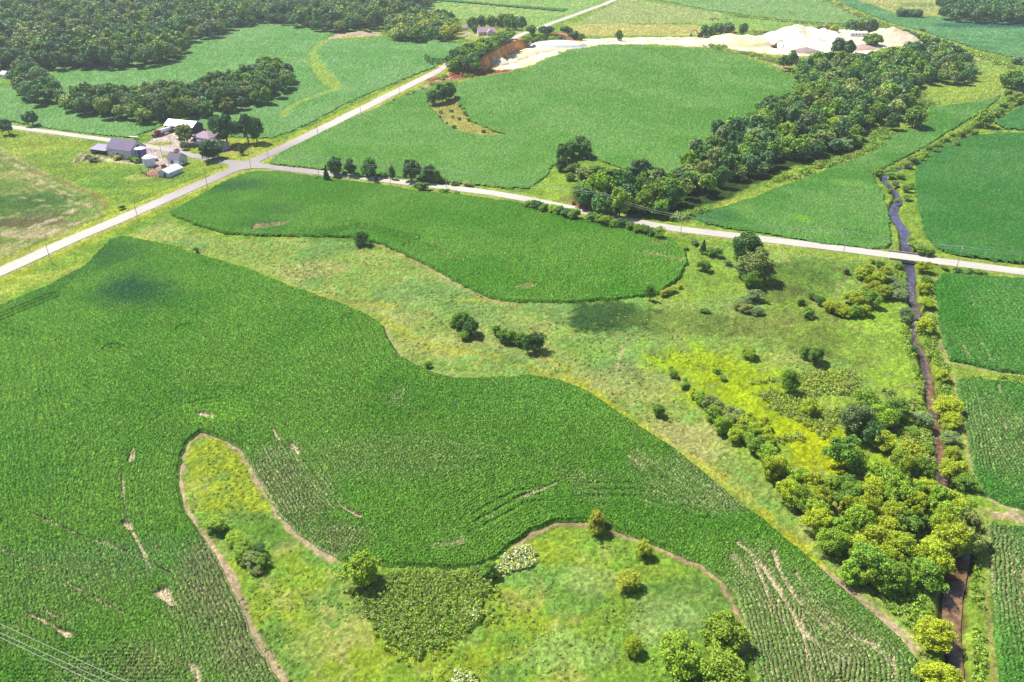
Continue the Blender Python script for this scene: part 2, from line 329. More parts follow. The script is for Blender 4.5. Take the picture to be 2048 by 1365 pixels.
paint([(640, 1220), (720, 1240), (700, 1330), (640, 1310)], A(192, 186, 120), alpha=.45, nmask=hi(n4, .45, .6))
yel = [(1310, 715), (1400, 710), (1500, 725), (1620, 770), (1700, 830), (1680, 900), (1690, 945), (1640, 950), (1560, 920), (1500, 880), (1440, 830), (1380, 780), (1330, 745)]
paint([(1500, 520), (1700, 600), (1820, 560), (1830, 700), (1875, 860), (1880, 1000), (1700, 960), (1500, 880), (1300, 730), (1280, 690), (1400, 690), (1700, 760), (1790, 700), (1700, 640), (1560, 700)], A(152, 196, 52), soft=4, edge=5, alpha=.75, nmask=hi(n4, .2, .5))
paint([(1300, 705), (1400, 700), (1520, 720), (1680, 770), (1800, 800), (1830, 900), (1700, 960), (1560, 930), (1460, 860), (1370, 790)], A(164, 198, 44), soft=8, edge=8, alpha=.85, nmask=hi(n4, .15, .45))
paint(yel, A(172, 200, 30), soft=6, edge=7, alpha=.7, nmask=hi(n4, .1, .4)); paint([(1560, 860), (1650, 840), (1700, 900), (1690, 955), (1600, 940)], A(182, 200, 20), soft=4, edge=4)
paint([(1310, 480), (1480, 500), (1560, 600), (1400, 600), (1300, 615)], A(150, 190, 60), soft=4, edge=4, alpha=.6)
for b in [(1222, 632, 16, 11, A(72, 112, 56), 1), (1205, 640, 12, 8, A(66, 104, 58), .8), (1400, 645, 22, 9, A(112, 140, 62), .55), (1480, 655, 18, 8, A(108, 136, 60), .55), (1600, 560, 18, 14, A(112, 150, 66), .8), (1640, 540, 16, 10, A(104, 146, 62), .7),
          (1560, 640, 26, 10, A(122, 142, 72), .6), (1700, 690, 14, 12, A(112, 138, 62), .7), (1640, 690, 18, 9, A(124, 152, 66), .6), (1570, 590, 10, 8, A(112, 130, 70), .7), (1790, 690, 16, 18, A(156, 200, 76), .6), (1760, 620, 14, 12, A(150, 196, 66), .7),
          (1720, 800, 20, 12, A(150, 186, 96), .6), (900, 690, 18, 8, A(176, 190, 112), .6), (620, 540, 14, 8, A(190, 188, 130), .5), (1380, 880, 14, 9, A(190, 192, 132), .5), (1230, 760, 22, 8, A(186, 186, 126), .4), (1200, 700, 12, 6, A(150, 196, 84), .5),
          (1150, 1200, 7, 5, A(110, 168, 84), .6), (1380, 1210, 12, 8, A(104, 150, 76), .7), (1130, 1310, 9, 5, A(158, 198, 110), .7), (1180, 1160, 6, 4, A(164, 196, 118), .6), (560, 1060, 12, 5, A(100, 152, 56), .6), (1330, 1240, 8, 6, A(150, 186, 110), .6), (1060, 1150, 8, 4, A(124, 176, 90), .6),
          (1010, 600, 16, 2.5, A(196, 204, 60), .8), (740, 610, 10, 2.0, A(190, 200, 70), .6), (1640, 500, 20, 3, A(160, 190, 80), .5)]:
    blob(b[0], b[1], b[2], b[3], b[4], b[5], seed=int(b[0]) % 13)
# yellow weed ribbons along the field edges
stroke([(250, 472), (400, 512), (520, 552), (690, 612), (750, 640), (860, 690), (1000, 720), (1120, 755), (1180, 782), (1300, 868), (1420, 950), (1550, 1048), (1680, 1165)], A(186, 196, 62), 3.4, soft=1.8, edge=2.2, alpha=.5)
stroke([(1065, 690), (1110, 725), (1190, 790), (1280, 855), (1350, 893), (1450, 965), (1560, 1058), (1650, 1140)], A(196, 204, 50), 1.6, soft=1.0, edge=1.4, alpha=.6)
stroke([(1040, 640), (1100, 700), (1200, 760), (1310, 850), (1400, 925), (1500, 1010)], A(180, 182, 116), 4, soft=2, edge=2, alpha=.3)
stroke([(700, 600), (860, 660), (1000, 690), (1090, 720)], A(180, 186, 116), 3, soft=2, edge=2, alpha=.5)
stroke([(1232, 742), (1240, 715), (1247, 690)], A(204, 196, 150), .8, soft=.4, alpha=.8)
# --- upper and far ground
paint([(0, 262), (300, 300), (470, 335), (380, 385), (200, 470), (0, 560), (-150, 620), (-150, 250)], A(152, 182, 70), rough=.12)
paint([(90, 345), (300, 330), (420, 350), (300, 410), (230, 400), (120, 360)], A(128, 172, 70), alpha=.8, soft=4)
paint([(30, 290), (160, 300), (150, 320), (60, 320)], A(132, 174, 72), alpha=.8)
for b in [(60, 300, 12, 9, A(176, 196, 84), .7), (200, 370, 12, 6, A(108, 166, 62), .7), (230, 350, 14, 5, A(102, 160, 62), .6), (280, 355, 8, 6, A(186, 198, 110), .6), (330, 380, 16, 6, A(164, 200, 60), .7), (110, 330, 10, 5, A(112, 160, 62), .6), (400, 350, 20, 4, A(110, 168, 60), .4)]:
    blob(*b)
hay = [(-160, 330), (0, 300), (60, 330), (130, 360), (190, 385), (210, 405), (195, 430), (120, 470), (0, 530), (-160, 600)]
paint(hay, A(128, 160, 82), soft=2, rough=.08)
# mown swaths run in long arcs across the hay field
ixh = sub(PP(hay), 4); sh = sdf(GX[ixh], GY[ixh], PP(hay)); arc = np.sin((sh + 1.3 * fbm(GX[ixh], GY[ixh], 25, 5, 2)) * 2 * np.pi / 4.5) * .5 + .5
mm = (sh > 0) * ss(.45, .75, arc) * ss(.42, .58, fbm(GX[ixh], GY[ixh], 22, 77, 3)) * .4
C[ixh] = C[ixh] * (1 - mm[:, None]) + A(196, 188, 140) * mm[:, None]
for b in [(20, 415, 26, 12, A(84, 130, 62), .75), (90, 405, 16, 10, A(98, 142, 66), .6), (50, 447, 26, 5, A(108, 110, 78), .7), (70, 468, 18, 6, A(196, 178, 136), .7), (120, 450, 12, 6, A(186, 180, 130), .5), (15, 500, 14, 6, A(188, 190, 130), .6), (30, 350, 14, 7, A(182, 184, 110), .6), (0, 375, 14, 6, A(112, 146, 72), .5)]:
    blob(*b, seed=3)
for b in [(15, 405, 24, 10, A(84, 128, 60), .8), (90, 395, 18, 8, A(88, 132, 62), .7), (40, 445, 26, 5.5, A(108, 108, 76), .8), (90, 428, 14, 5, A(104, 112, 74), .7)]: blob(*b, seed=5)
for q_, w_ in [([(0, 312), (40, 335), (90, 366), (140, 392), (178, 414)], 1.6), ([(0, 330), (60, 360), (110, 385), (160, 412)], .9), ([(0, 298), (50, 325), (100, 352)], 1.0), ([(10, 474), (60, 458), (110, 438), (150, 420)], 3.0), ([(0, 502), (50, 482), (110, 464), (170, 440)], 1.6), ([(0, 520), (60, 497), (130, 472), (190, 440), (205, 415)], 1.4), ([(40, 425), (90, 412), (150, 412)], .8), ([(0, 385), (60, 400), (120, 404)], .7)]:
    stroke(q_, A(204, 190, 148), w_, soft=.9, alpha=.8, edge=1.2, nmask=hi(n4, .3, .55))
stroke([(60, 340), (130, 365), (180, 385), (209, 405), (207, 412)], A(150, 140, 76), 2.2, soft=1, alpha=.7)
paint([(1640, 180), (1700, 140), (1850, 100), (1900, 60), (1700, 30), (2048, 150), (2048, 180), (2000, 200), (1850, 215)], A(152, 190, 92), soft=4)
hay2 = [(800, 30), (850, 5), (900, -20), (1260, -25), (1170, 22), (1090, 52), (1050, 55), (940, 40), (860, 30)]
paint(hay2, A(148, 196, 102), soft=3); paint(hay2, A(170, 200, 118), nmask=hi(n1, .45, .6), alpha=.7)
paint([(1250, -5), (1300, 5), (1430, 25), (1480, 38), (1380, 45), (1150, 50), (1200, 20)], A(172, 196, 122), soft=3)
paint([(1140, 52), (1200, 48), (1440, 50), (1500, 62), (1380, 72), (1160, 72), (1120, 62)], A(200, 202, 122), soft=3)
paint([(1380, 45), (1500, 33), (1640, 50), (1740, 55), (1700, 62), (1500, 62), (1400, 52)], A(150, 196, 98), soft=3)
paint([(1700, -5), (1880, -8), (1880, 33), (1800, 30), (1760, 15)], A(184, 196, 118), soft=3); paint([(1800, 6), (1870, 6), (1875, 13), (1800, 14)], A(130, 160, 100), soft=3, alpha=.7)
paint([(1780, 30), (1800, 62), (1900, 105), (2048, 175), (2048, 140), (1900, 82)], A(160, 194, 96), soft=4, alpha=.8)
stroke([(1650, -5), (1700, 22), (1780, 58), (1850, 75), (1900, 95), (1960, 120)], A(206, 206, 130), 5, soft=2, alpha=.7, edge=2)
paint([(1840, 190), (1850, 165), (1930, 155), (2010, 140), (2030, 180), (1960, 200), (1880, 208)], A(162, 194, 82), soft=3); stroke([(2005, 188), (1960, 205), (1915, 207)], A(196, 180, 130), 3, alpha=.7)
paint([(1500, 100), (1560, 135), (1610, 150), (1650, 130), (1640, 110), (1550, 105)], A(180, 190, 90), soft=3)
paint([(1060, 380), (1110, 330), (1150, 350), (1160, 410), (1100, 400)], A(150, 190, 72), soft=2); blob(1150, 400, 8, 5, A(150, 140, 80), .7)
paint([(857, 205), (878, 192), (905, 190), (915, 208), (930, 230), (945, 245), (985, 265), (1010, 271), (960, 272), (920, 264), (895, 252), (875, 230)], A(176, 178, 100), soft=1, edge=1)
paint([(862, 172), (905, 168), (900, 200), (870, 205)], A(120, 160, 70))
# verge of the roads
stroke([(a, b) for a, b in ROADN[:12]], A(178, 198, 66), 19, soft=2, edge=1.5, alpha=.75)
stroke([(a, b) for a, b in ROADE], A(162, 190, 78), 16, soft=2, edge=1.5, alpha=.7)
stroke([(a, b) for a, b in ROADN[:12]], A(206, 200, 160), 9.6, soft=.6, edge=.5, alpha=.6, rough=0.0)
stroke([(a, b) for a, b in ROADE], A(200, 196, 150), 7.6, soft=.6, edge=.4, alpha=.6, rough=0.0)
stroke([(a, b) for a, b in ROADW], A(190, 196, 130), 7.2, soft=.8, edge=.4, alpha=.6, rough=0.0)
# woodland floors
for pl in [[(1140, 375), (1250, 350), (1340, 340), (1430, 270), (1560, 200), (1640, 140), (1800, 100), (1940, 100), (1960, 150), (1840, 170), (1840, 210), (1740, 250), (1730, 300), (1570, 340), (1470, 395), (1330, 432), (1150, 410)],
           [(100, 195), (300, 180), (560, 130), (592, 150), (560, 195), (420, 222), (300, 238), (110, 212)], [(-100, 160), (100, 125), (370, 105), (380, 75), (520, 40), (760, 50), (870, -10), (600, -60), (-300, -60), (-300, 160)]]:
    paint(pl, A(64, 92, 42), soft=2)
stroke([(1440, 415), (1520, 385), (1600, 350), (1700, 318), (1740, 300)], A(190, 196, 92), 5, soft=1.5, alpha=.8)
paint([(1470, 392), (1570, 350), (1640, 325), (1720, 300), (1760, 240), (1800, 235), (1790, 262), (1750, 296), (1650, 338), (1480, 402)], A(150, 186, 76), soft=2, alpha=.9)
# bare soil rims of the near fields
brn = A(196, 174, 138)
stroke([(690, 1128), (640, 1104), (600, 1076), (560, 1038), (530, 988), (500, 933), (478, 900), (440, 879), (402, 868), (378, 886), (364, 915), (360, 960), (369, 1010), (398, 1060), (440, 1120), (480, 1200), (515, 1280), (550, 1340), (580, 1385), (620, 1450)], brn, 1.5, soft=.5, edge=.7, rough=.03)
stroke([(1030, 1092), (1060, 1072), (1110, 1050), (1160, 1048), (1215, 1061), (1280, 1083), (1340, 1108), (1400, 1133), (1440, 1165), (1470, 1215), (1490, 1300)], A(190, 164, 126), 1.1, soft=.5, edge=.4, rough=.03)
stroke([(1640, 1140), (1700, 1186), (1760, 1232), (1810, 1275), (1845, 1320), (1852, 1370), (1860, 1450)], A(196, 176, 140), 2.2, soft=.6, edge=.6, rough=.03)
stroke([(768, 655), (785, 690), (800, 712), (830, 731), (870, 749), (915, 758), (975, 759), (1060, 755)], A(190, 182, 130), 1.6, soft=.5, alpha=.9)
stroke([(750, 488), (800, 508), (850, 532), (900, 562), (950, 588), (1000, 608), (1040, 610)], A(184, 172, 116), 1.8, soft=.5, alpha=.9)
stroke([(1908, 750), (1925, 860), (1943, 940), (1962, 990), (2010, 1016), (2048, 1026)], A(196, 184, 140), 1.3, soft=.5, alpha=.9)
stroke([(1960, 1025), (2010, 1033), (2048, 1042), (2150, 1060)], A(200, 178, 140), 3.0, soft=.7, edge=.6); stroke([(1968, 1040), (1974, 1200), (1988, 1365), (2000, 1450)], A(190, 166, 128), 1.2, soft=.5, alpha=.9)
stroke([(1870, 555), (1868, 640), (1880, 700), (1895, 725), (2000, 748), (2060, 755)], A(196, 190, 140), 1.6, soft=.6, alpha=.8); blob(1890, 705, 3, 5, A(196, 176, 140), .9)
stroke([(1900, 740), (1960, 752), (2060, 762)], A(158, 192, 76), 4, soft=1)
# creek banks
stroke([(a, b, c + 9) for a, b, c in CREEK], A(150, 184, 74), None, soft=3, edge=2.5, alpha=.8)
stroke([(a, b, c * .72 + .9) for a, b, c in CREEK], A(112, 100, 66), None, soft=.8, edge=.8, alpha=.9, rough=.02)
# quarry floor
sand = [(985, 135), (1010, 118), (1040, 100), (1068, 88), (1100, 82), (1165, 80), (1240, 76), (1400, 74), (1440, 80), (1540, 70), (1620, 60), (1700, 60), (1790, 56), (1825, 75), (1800, 92), (1760, 95), (1740, 110), (1690, 118), (1640, 108), (1600, 112), (1540, 108), (1490, 102), (1400, 94), (1300, 88), (1200, 90), (1140, 97), (1100, 113), (1050, 135), (1000, 142)]
paint(sand, A(250, 240, 212, 1.5), soft=2, edge=4, rough=.05)
paint(sand, A(244, 230, 170, 1.4), nmask=hi(n2, .48, .6), alpha=.8); paint(sand, A(214, 190, 150), nmask=hi(n4, .62, .72), alpha=.6)
stroke([(1400, 92), (1470, 103), (1520, 118), (1570, 138), (1600, 150)], A(214, 196, 150), 5, soft=2, alpha=.8)
stroke([(905, 152), (965, 141), (985, 126), (1010, 112), (1040, 97), (1068, 86), (1100, 81), (1140, 81), (1165, 79)], np.array([.50, .17, .07]), 14, soft=2, edge=3, nmask=lambda ix: inside(GX[ix], GY[ix], BLP).astype(float))
stroke([(975, 128), (1010, 108), (1045, 92)], np.array([.70, .34, .10]), 5, soft=1.5, edge=2, alpha=.8); stroke([(1068, 82), (1160, 76)], A(196, 116, 70), 6, soft=1.5, alpha=.8, edge=2)
stroke([(860, 160), (900, 155), (960, 147), (1010, 142)], A(176, 96, 76), 9, soft=2, edge=2.5); stroke([(760, 212), (790, 205), (830, 184), (870, 164), (900, 156)], A(206, 180, 158), 3.5, soft=1, alpha=.9); stroke([(860, 166), (960, 152), (1050, 140)], A(200, 160, 110), 3, soft=1, alpha=.8)
for q_, w_, c_ in [([(1010, 132), (1080, 105), (1180, 86), (1300, 82), (1400, 84), (1500, 96)], 5, (214, 200, 168)), ([(1040, 118), (1120, 98), (1240, 82)], 2, (190, 176, 150)), ([(1440, 98), (1540, 102), (1620, 108), (1700, 108)], 4, (206, 190, 160)), ([(1300, 79), (1420, 78), (1480, 72)], 3, (196, 170, 130))]:
    stroke(q_, A(*c_), w_, soft=1.2, edge=2, alpha=.75, nmask=hi(n2, .35, .5))
blob(1605, 105, 12, 6, A(180, 160, 150), .9); blob(1720, 98, 16, 9, A(200, 168, 156), .9); blob(1500, 60, 16, 3, A(200, 150, 130), .5)
# farmyards
gr = A(214, 196, 184)
for pl in [[(283, 292), (300, 280), (330, 262), (390, 262), (395, 290), (365, 300), (340, 305), (300, 304)], [(300, 300), (350, 303), (345, 318), (338, 335), (318, 338), (300, 325)], [(270, 300), (300, 296), (310, 312), (285, 312)]]:
    paint(pl, gr, soft=.8, edge=.8, rough=0)
blob(322, 288, 6.5, 4.2, A(168, 186, 62), 1); blob(336, 313, 4, 3.4, A(150, 178, 70), .9)
paint([(290, 345), (318, 330), (352, 333), (335, 345), (325, 352), (300, 352)], A(206, 168, 150), soft=.6, edge=.8); blob(306, 350, 4, 3, A(190, 130, 100), .7)
stroke([(190, 312), (215, 320), (250, 325), (285, 328)], A(222, 206, 180), 3, soft=.6); stroke([(300, 268), (320, 258), (335, 250)], A(190, 196, 120), 4)
paint([(370, 292), (440, 310), (480, 326), (530, 300), (560, 278), (470, 275), (400, 280)], A(176, 192, 70), soft=2, alpha=.8); blob(462, 305, 7, 4, A(206, 196, 130), .6)
paint([(165, 305), (195, 305), (205, 318), (150, 326), (140, 320)], A(140, 150, 96), soft=.8, alpha=.9, nmask=hi(n4, .35, .6))
for k in range(4): stroke([(146 + 14 * k, 325 - k * 1.2), (160 + 13 * k, 307)], A(216, 206, 190), .7, soft=.3, alpha=.8)
paint([(655, 80), (675, 68), (720, 62), (760, 62), (765, 72), (700, 76)], A(206, 196, 140), soft=2); stroke([(652, 80), (690, 68), (740, 63)], A(222, 206, 190), 5, alpha=.8); blob(735, 66, 12, 5, A(200, 180, 160), .7)
paint([(890, 70), (930, 58), (1000, 62), (1050, 60), (1040, 75), (960, 85)], A(186, 196, 110), soft=2); stroke([(930, 66), (960, 72), (1000, 66), (1040, 62), (1080, 58)], A(206, 190, 176), 5, alpha=.8)
stroke([(30, 258), (90, 268), (140, 272)], A(196, 188, 120), 4, soft=1, alpha=.7); stroke([(50, 268), (100, 275), (160, 283)], A(176, 170, 110), 2, soft=1, alpha=.6)
blob(505, 352, 5, 3, A(206, 200, 170), .8)

# relief
D_cr, bi, bt = seg_d(GX, GY, creekW, False); cw = np.array([p[2] for p in creekW]); cw = cw * .72; cwid = cw[bi] * (1 - bt) + cw[np.minimum(bi + 1, len(cw) - 1)] * bt
carve = -1.7 * ss(cwid / 2 + 1.6, cwid / 2 - .4, D_cr)
D_rd = np.minimum(np.minimum(seg_d(GX, GY, rN, False)[0], seg_d(GX, GY, rE, False)[0] + .8), seg_d(GX, GY, rW, False)[0] + 1.2)
flat = ss(5.5, 8, D_rd)
rel = ROUGH * 1.6 * flat * ((n3 - .5) * 1.2 + (n5 - .5) * 1.4 * np.clip(1.1 - CELL, .25, 1) + (RNG.random(N) - .5) * np.clip(CELL, .3, 2.2) * 1.1 + (n4 - .5) * 2.2)
ditch = -.5 * ss(0, 1, 1 - np.abs(D_rd - 9) / 2.5)
GZ = GT + np.where(main, rel + carve + ditch * .6, 0)
jit = np.exp((RNG.random(N) - .5) * .55 + (n5 - .5) * .55 + (vn(GX, GY, .35, 64) - .5) * .5)
gm = C[:, 1] > C[:, 0]
C = np.where(gm[:, None], C * np.array([1.0, .93, .80]), C) * np.exp((n4 - .5) * .5 + (n2 - .5) * .3)[:, None]
C *= np.where(main, np.clip(jit, .4, 2), 1)[:, None]
C = np.clip(C, .004, .86)
idx = np.arange(nR * nA).reshape(nR, nA)
def quads(i0=None):
    a = idx[:-1, :]; b = np.roll(idx, -1, 1)[:-1, :]; c = np.roll(idx, -1, 1)[1:, :]; d = idx[1:, :]
    return np.stack([a, d, c, b], -1).reshape(-1, 4)
QUADS = quads()
me = np_mesh('ground', np.stack([GX, GY, GZ], 1), QUADS, C)
M_ground = mat_attr('turf_and_soil', .95, .16, 2.3, .25, 2.5, .04)
o = link('ground', me, M_ground); tag(o, 'rolling grassland, meadow and bare soil under the whole farm landscape', kind='structure')
print('ground', time.time() - T0)

# ---------------------------------------------------------------- crops
M_crop = mat_attr('crop_leaves', .85, .28, 3.1, 0, 1, .06)
SPARSE = []   # bare streaks: (polyline px, width m, alpha)
SPARSE += [([(1465, 1120), (1478, 1140), (1488, 1150)], 1.8, 1), ([(400, 830), (425, 838)], 1.6, 1), ([(325, 1190), (345, 1215)], 2.6, 1), ([(250, 1048), (262, 1060)], 1.6, 1), ([(268, 905), (262, 925)], 1.0, .8), ([(675, 1010), (695, 1022), (720, 1036)], .9, 1),
           ([(380, 1330), (395, 1345), (400, 1380)], 1.6, 1), ([(80, 1222), (120, 1240), (145, 1252)], .8, .9), ([(55, 1230), (100, 1252), (140, 1275)], .8, .8), ([(430, 1200), (300, 1130), (200, 1085)], .3, .6), ([(0, 1100), (90, 1145), (200, 1205), (270, 1245)], .4, .6), ([(60, 1030), (150, 1070), (250, 1110)], .3, .6),
           ([(245, 945), (250, 1010), (262, 1060), (290, 1110), (300, 1150)], .7, .7), ([(270, 985), (290, 1050), (320, 1110)], .4, .6), ([(1475, 1090), (1520, 1130), (1560, 1190), (1600, 1260), (1640, 1300), (1700, 1330)], .9, .85), ([(1545, 1105), (1560, 1150), (1590, 1200), (1660, 1270), (1740, 1290), (1780, 1330)], .9, .8),
           ([(1500, 1110), (1530, 1180), (1545, 1230)], .6, .8), ([(1600, 1230), (1610, 1300), (1620, 1365)], .6, .8), ([(1690, 1250), (1695, 1340)], .5, .7), ([(1590, 1150), (1640, 1230), (1690, 1270), (1750, 1295)], .8, .7), ([(1780, 1290), (1790, 1365)], .5, .8), ([(1670, 1330), (1676, 1400)], .6, .8), ([(1550, 1200), (1570, 1260)], .4, .7),
           ([(1255, 915), (1275, 930), (1290, 945)], .9, .6), ([(1030, 1000), (1080, 985), (1110, 972)], .8, .7), ([(970, 1045), (1000, 1030)], .8, .6), ([(870, 1095), (920, 1090)], 2.2, .5), ([(545, 860), (560, 885)], .7, .9), ([(585, 895), (600, 910)], .8, .9), ([(95, 560), (105, 575)], 1.5, .6), ([(85, 562), (95, 577)], .8, .6),
           ([(520, 455), (560, 450)], 4.0, .8), ([(505, 462), (515, 455)], 2, .6), ([(860, 490), (900, 515), (940, 530)], .7, .6), ([(1290, 490), (1330, 488)], 3, .5), ([(1300, 510), (1360, 520)], 4, .35), ([(1030, 578), (1060, 575)], 3, .4),
           ([(1940, 600), (1945, 615)], 1.5, .7), ([(1990, 635), (2030, 640)], 1.2, .8), ([(1925, 695), (1935, 720)], 1.3, .5), ([(1998, 830), (2010, 860)], .8, .8), ([(2015, 840), (2022, 860)], .7, .7), ([(1995, 775), (2000, 790)], .9, .6), ([(1960, 690), (1980, 725)], .8, .5), ([(1985, 900), (1990, 930)], .6, .6), ([(2045, 1150), (2046, 1200)], 1.2, .6), ([(2020, 1120), (2024, 1160)], .6, .5)]
TRK = [([(0, 660), (60, 675)], .8), ([(225, 700), (260, 712), (310, 722)], .7), ([(370, 660), (430, 680)], .6), ([(260, 905), (300, 870), (340, 840), (400, 815), (460, 808), (520, 825), (570, 860), (610, 910), (640, 960), (690, 1020), (760, 1055), (850, 1075), (950, 1050), (1040, 1000), (1150, 985), (1270, 985), (1400, 1030)], .8),
       ([(700, 640), (720, 690), (760, 740), (820, 770), (900, 790), (1000, 798), (1080, 800), (1150, 825), (1250, 880), (1330, 930), (1430, 1010), (1500, 1070)], .8), ([(1190, 870), (1250, 895), (1330, 950)], .6), ([(820, 495), (880, 520), (950, 550)], .8), ([(700, 450), (780, 470), (850, 500), (930, 540), (1000, 560)], .5),
       ([(0, 640), (60, 615), (110, 595)], .8), ([(1100, 430), (1200, 450), (1300, 480), (1340, 510)], .6), ([(640, 470), (720, 455), (830, 480)], .5)]
SPW = [(PP(p), w_, a) for p, w_, a in SPARSE]; TRW = [(PP(p), w_) for p, w_ in TRK]
THIN = [(470, 1160, 14, 22, .8), (520, 1270, 14, 16, .7), (420, 1300, 16, 12, .3), (600, 1010, 10, 16, .42), (670, 1080, 10, 7, .5), (1560, 1250, 22, 18, .6), (1640, 1340, 20, 14, .65), (1520, 1150, 8, 10, .5), (740, 920, 40, 12, .2), (100, 1180, 26, 16, .15), (1420, 980, 20, 10, .2), (1960, 690, 30, 20, .55), (1990, 850, 20, 30, .6), (2020, 1150, 12, 30, .6), (300, 1340, 20, 8, .35), (560, 930, 8, 12, .6)]
DARK = [(268, 585, 21, 17, 1.0), (255, 565, 12, 14, .7), (228, 520, 15, 20, .7), (480, 372, 20, 12, .75), (570, 425, 14, 10, .45), (540, 452, 16, 10, .5), (2010, 52, 85, 24, .9), (120, 560, 24, 8, .3), (60, 590, 20, 8, .3), (1415, 430, 16, 12, .5)]  # dark crop patches, among them soft cloud shadows painted into the crop colour
LITE = [(1600, 440, 8, 7, (120, 190, 50), .8), (440, 830, 14, 8, (110, 170, 40), .6), (1700, 370, 10, 6, (140, 190, 80), .5), (1150, 790, 40, 14, (92, 156, 50), .4), (1640, 470, 12, 6, (120, 180, 70), .6), (300, 1120, 30, 8, (92, 140, 70), .4), (60, 900, 30, 20, (84, 150, 60), .12)]
# grassed waterways and the dark seams in the pale upper-left field
WATERWAY = [([(652, 82, 5), (625, 103, 5), (628, 118, 7), (640, 140, 11), (660, 165, 12), (674, 178, 8), (640, 190, 4), (600, 205, 4), (572, 222, 4), (566, 234, 5)], (160, 190, 70), .85), ([(380, 100, 3), (430, 103, 3), (520, 110, 3), (590, 118, 5), (625, 128, 8)], (140, 180, 84), .7)]
SEAM = [[(384, 96), (440, 102), (540, 109), (590, 115), (625, 122)], [(650, 76), (628, 92), (620, 102)], [(664, 178), (640, 187), (600, 200), (570, 216), (563, 228)], [(30, 213), (90, 225), (150, 232)]]
for f in FIELDS:
    ix = sub(f['w'], 3); x = GX[ix]; y = GY[ix]; cl = CELL[ix]
    s = sdf(x, y, f['w'])
    if f['wh']: s = np.minimum(s, -sdf(x, y, f['wh']))
    s2 = s + (vn(x, y, 2.0, 3) - .5) * (.5 + .9 * np.clip(cl - .3, 0, 1)) + (vn(x, y, 7.0, 4) - .5) * .9 * np.clip(cl * 1.5, .3, 1)
    keep = np.full(N, -1, np.int64)
    sel = s2 > -.05
    ok = np.zeros(N, bool); ok[ix[sel]] = True
    qm = ok[QUADS].all(1) & (main[QUADS].all(1)); q = QUADS[qm]
    if not len(q): continue
    used = np.unique(q); loc = np.full(N, -1, np.int64); loc[used] = np.arange(len(used))
    pos = np.full(N, -1, np.int64); pos[ix] = np.arange(len(ix)); pi = pos[used]
    x = x[pi]; y = y[pi]; s = s2[pi]; cl = cl[pi]
    # rows: parallel to the edge on the headland, straight inside
    rdx, rdy = f['rd']; L = math.hypot(rdx, rdy); nx, ny = -rdy / L, rdx / L
    wob = (fbm(x, y, 40, 15, 2) - .5) * .7
    hw = f['hw'] + (vn(x, y, 60, 8) - .5) * f['hw'] * .5
    rr = np.where(s < hw, s, x * nx + y * ny + wob)
    row = .5 + .5 * np.cos(2 * np.pi * rr / .80)
    ramp = np.clip((.62 - cl) / .3, 0, 1)
    fs = [fbm(x, y, 5, 201, 2), fbm(x, y, 28, 205, 3), vn(x, y, .55, 207), vn(x, y, .9, 209)]
    rn = RNG.random(len(x)); rn2 = RNG.random(len(x))
    near = ss(330, 150, np.hypot(x, y))
    close = f['close'] + (fs[1] - .5) * 1.0 * (1 - .3 * f['close']) + (fs[0] - .5) * .4
    tz = np.zeros(len(x))
    for bx, by, bw, bh, al in THIN:
        cx, cy = P(bx, by); tz = np.maximum(tz, ss(1.15, .3, np.hypot((x - cx) / bw, (y - cy) / bh) + (fs[1] - .5) * .7) * al)
    thin = np.clip(tz * (.5 + 1.0 * fs[0]) + np.clip((.40 - close) * 1.6, 0, .5) + .07, 0, 1) * near      # rows that have not closed
    d_edge = s
    sp = np.zeros(len(x))
    for wp, w_, a_ in SPW:
        xs = [p[0] for p in wp]; ys = [p[1] for p in wp]
        m = (x > min(xs) - 4) & (x < max(xs) + 4) & (y > min(ys) - 4) & (y < max(ys) + 4)
        if m.any():
            d = seg_d(x[m], y[m], wp, False)[0] + (fs[0][m] - .5) * 1.4 * w_ + (fs[2][m] - .5) * .3
            sp[m] = np.maximum(sp[m], ss(w_ * .6, w_ * .2, d) * a_ * np.clip(-.15 + 1.9 * fbm(x[m], y[m], 3.2, 55, 2), 0, 1.05))
    tr = np.zeros(len(x))
    for wp, w_ in TRW:
        xs = [p[0] for p in wp]; ys = [p[1] for p in wp]
        m = (x > min(xs) - 4) & (x < max(xs) + 4) & (y > min(ys) - 4) & (y < max(ys) + 4)
        if m.any():
            d = seg_d(x[m], y[m], wp, False)[0]; tr[m] = np.maximum(tr[m], ss(w_, .25, np.minimum(d, np.abs(d - 2.2))) * ss(.35, .6, fbm(x[m], y[m], 14, 66, 2)))
    ww = np.zeros(len(x)); wwc = np.zeros((len(x), 3)); seam = np.zeros(len(x))
    if 'upper left' in f['lab']:
        for pts, c, a_ in WATERWAY:
            wp = PP(pts); d, b_, t_ = seg_d(x, y, wp, False); ws = np.array([p[2] for p in wp]); wd = ws[b_] * (1 - t_) + ws[np.minimum(b_ + 1, len(ws) - 1)] * t_
            m = ss(.8, -.8, d - wd / 2 + (fs[0] - .5) * 2) * a_; wwc = np.where((m > ww)[:, None], A(*c), wwc); ww = np.maximum(ww, m)
        for pts in SEAM: seam = np.maximum(seam, ss(1.5, .6, seg_d(x, y, PP(pts), False)[0]))
    gapd = row if True else row
    valley = (1 - row) * ramp                                               # between two rows
    pl = vn(x, y, .24, 221); valley = valley * (.35 + .65 * np.clip(1.6 - 1.5 * pl, 0, 1))
    h = f['h'] * .75 * (1 - valley * (.13 + .55 * thin)) + (rn - .5) * np.where(cl > .35, .17, .14) * np.clip(cl, .5, 1.6) + (pl - .5) * .30 * np.clip(1.3 - cl, 0, 1) + (fs[2] - .5) * .12
    h = h * (1 - .9 * sp) * (1 - .45 * tr) * (1 - ww * .85) * (1 - .6 * seam)
    h = np.maximum(h, .02) * ss(0, 1.1, s + .1) + .03
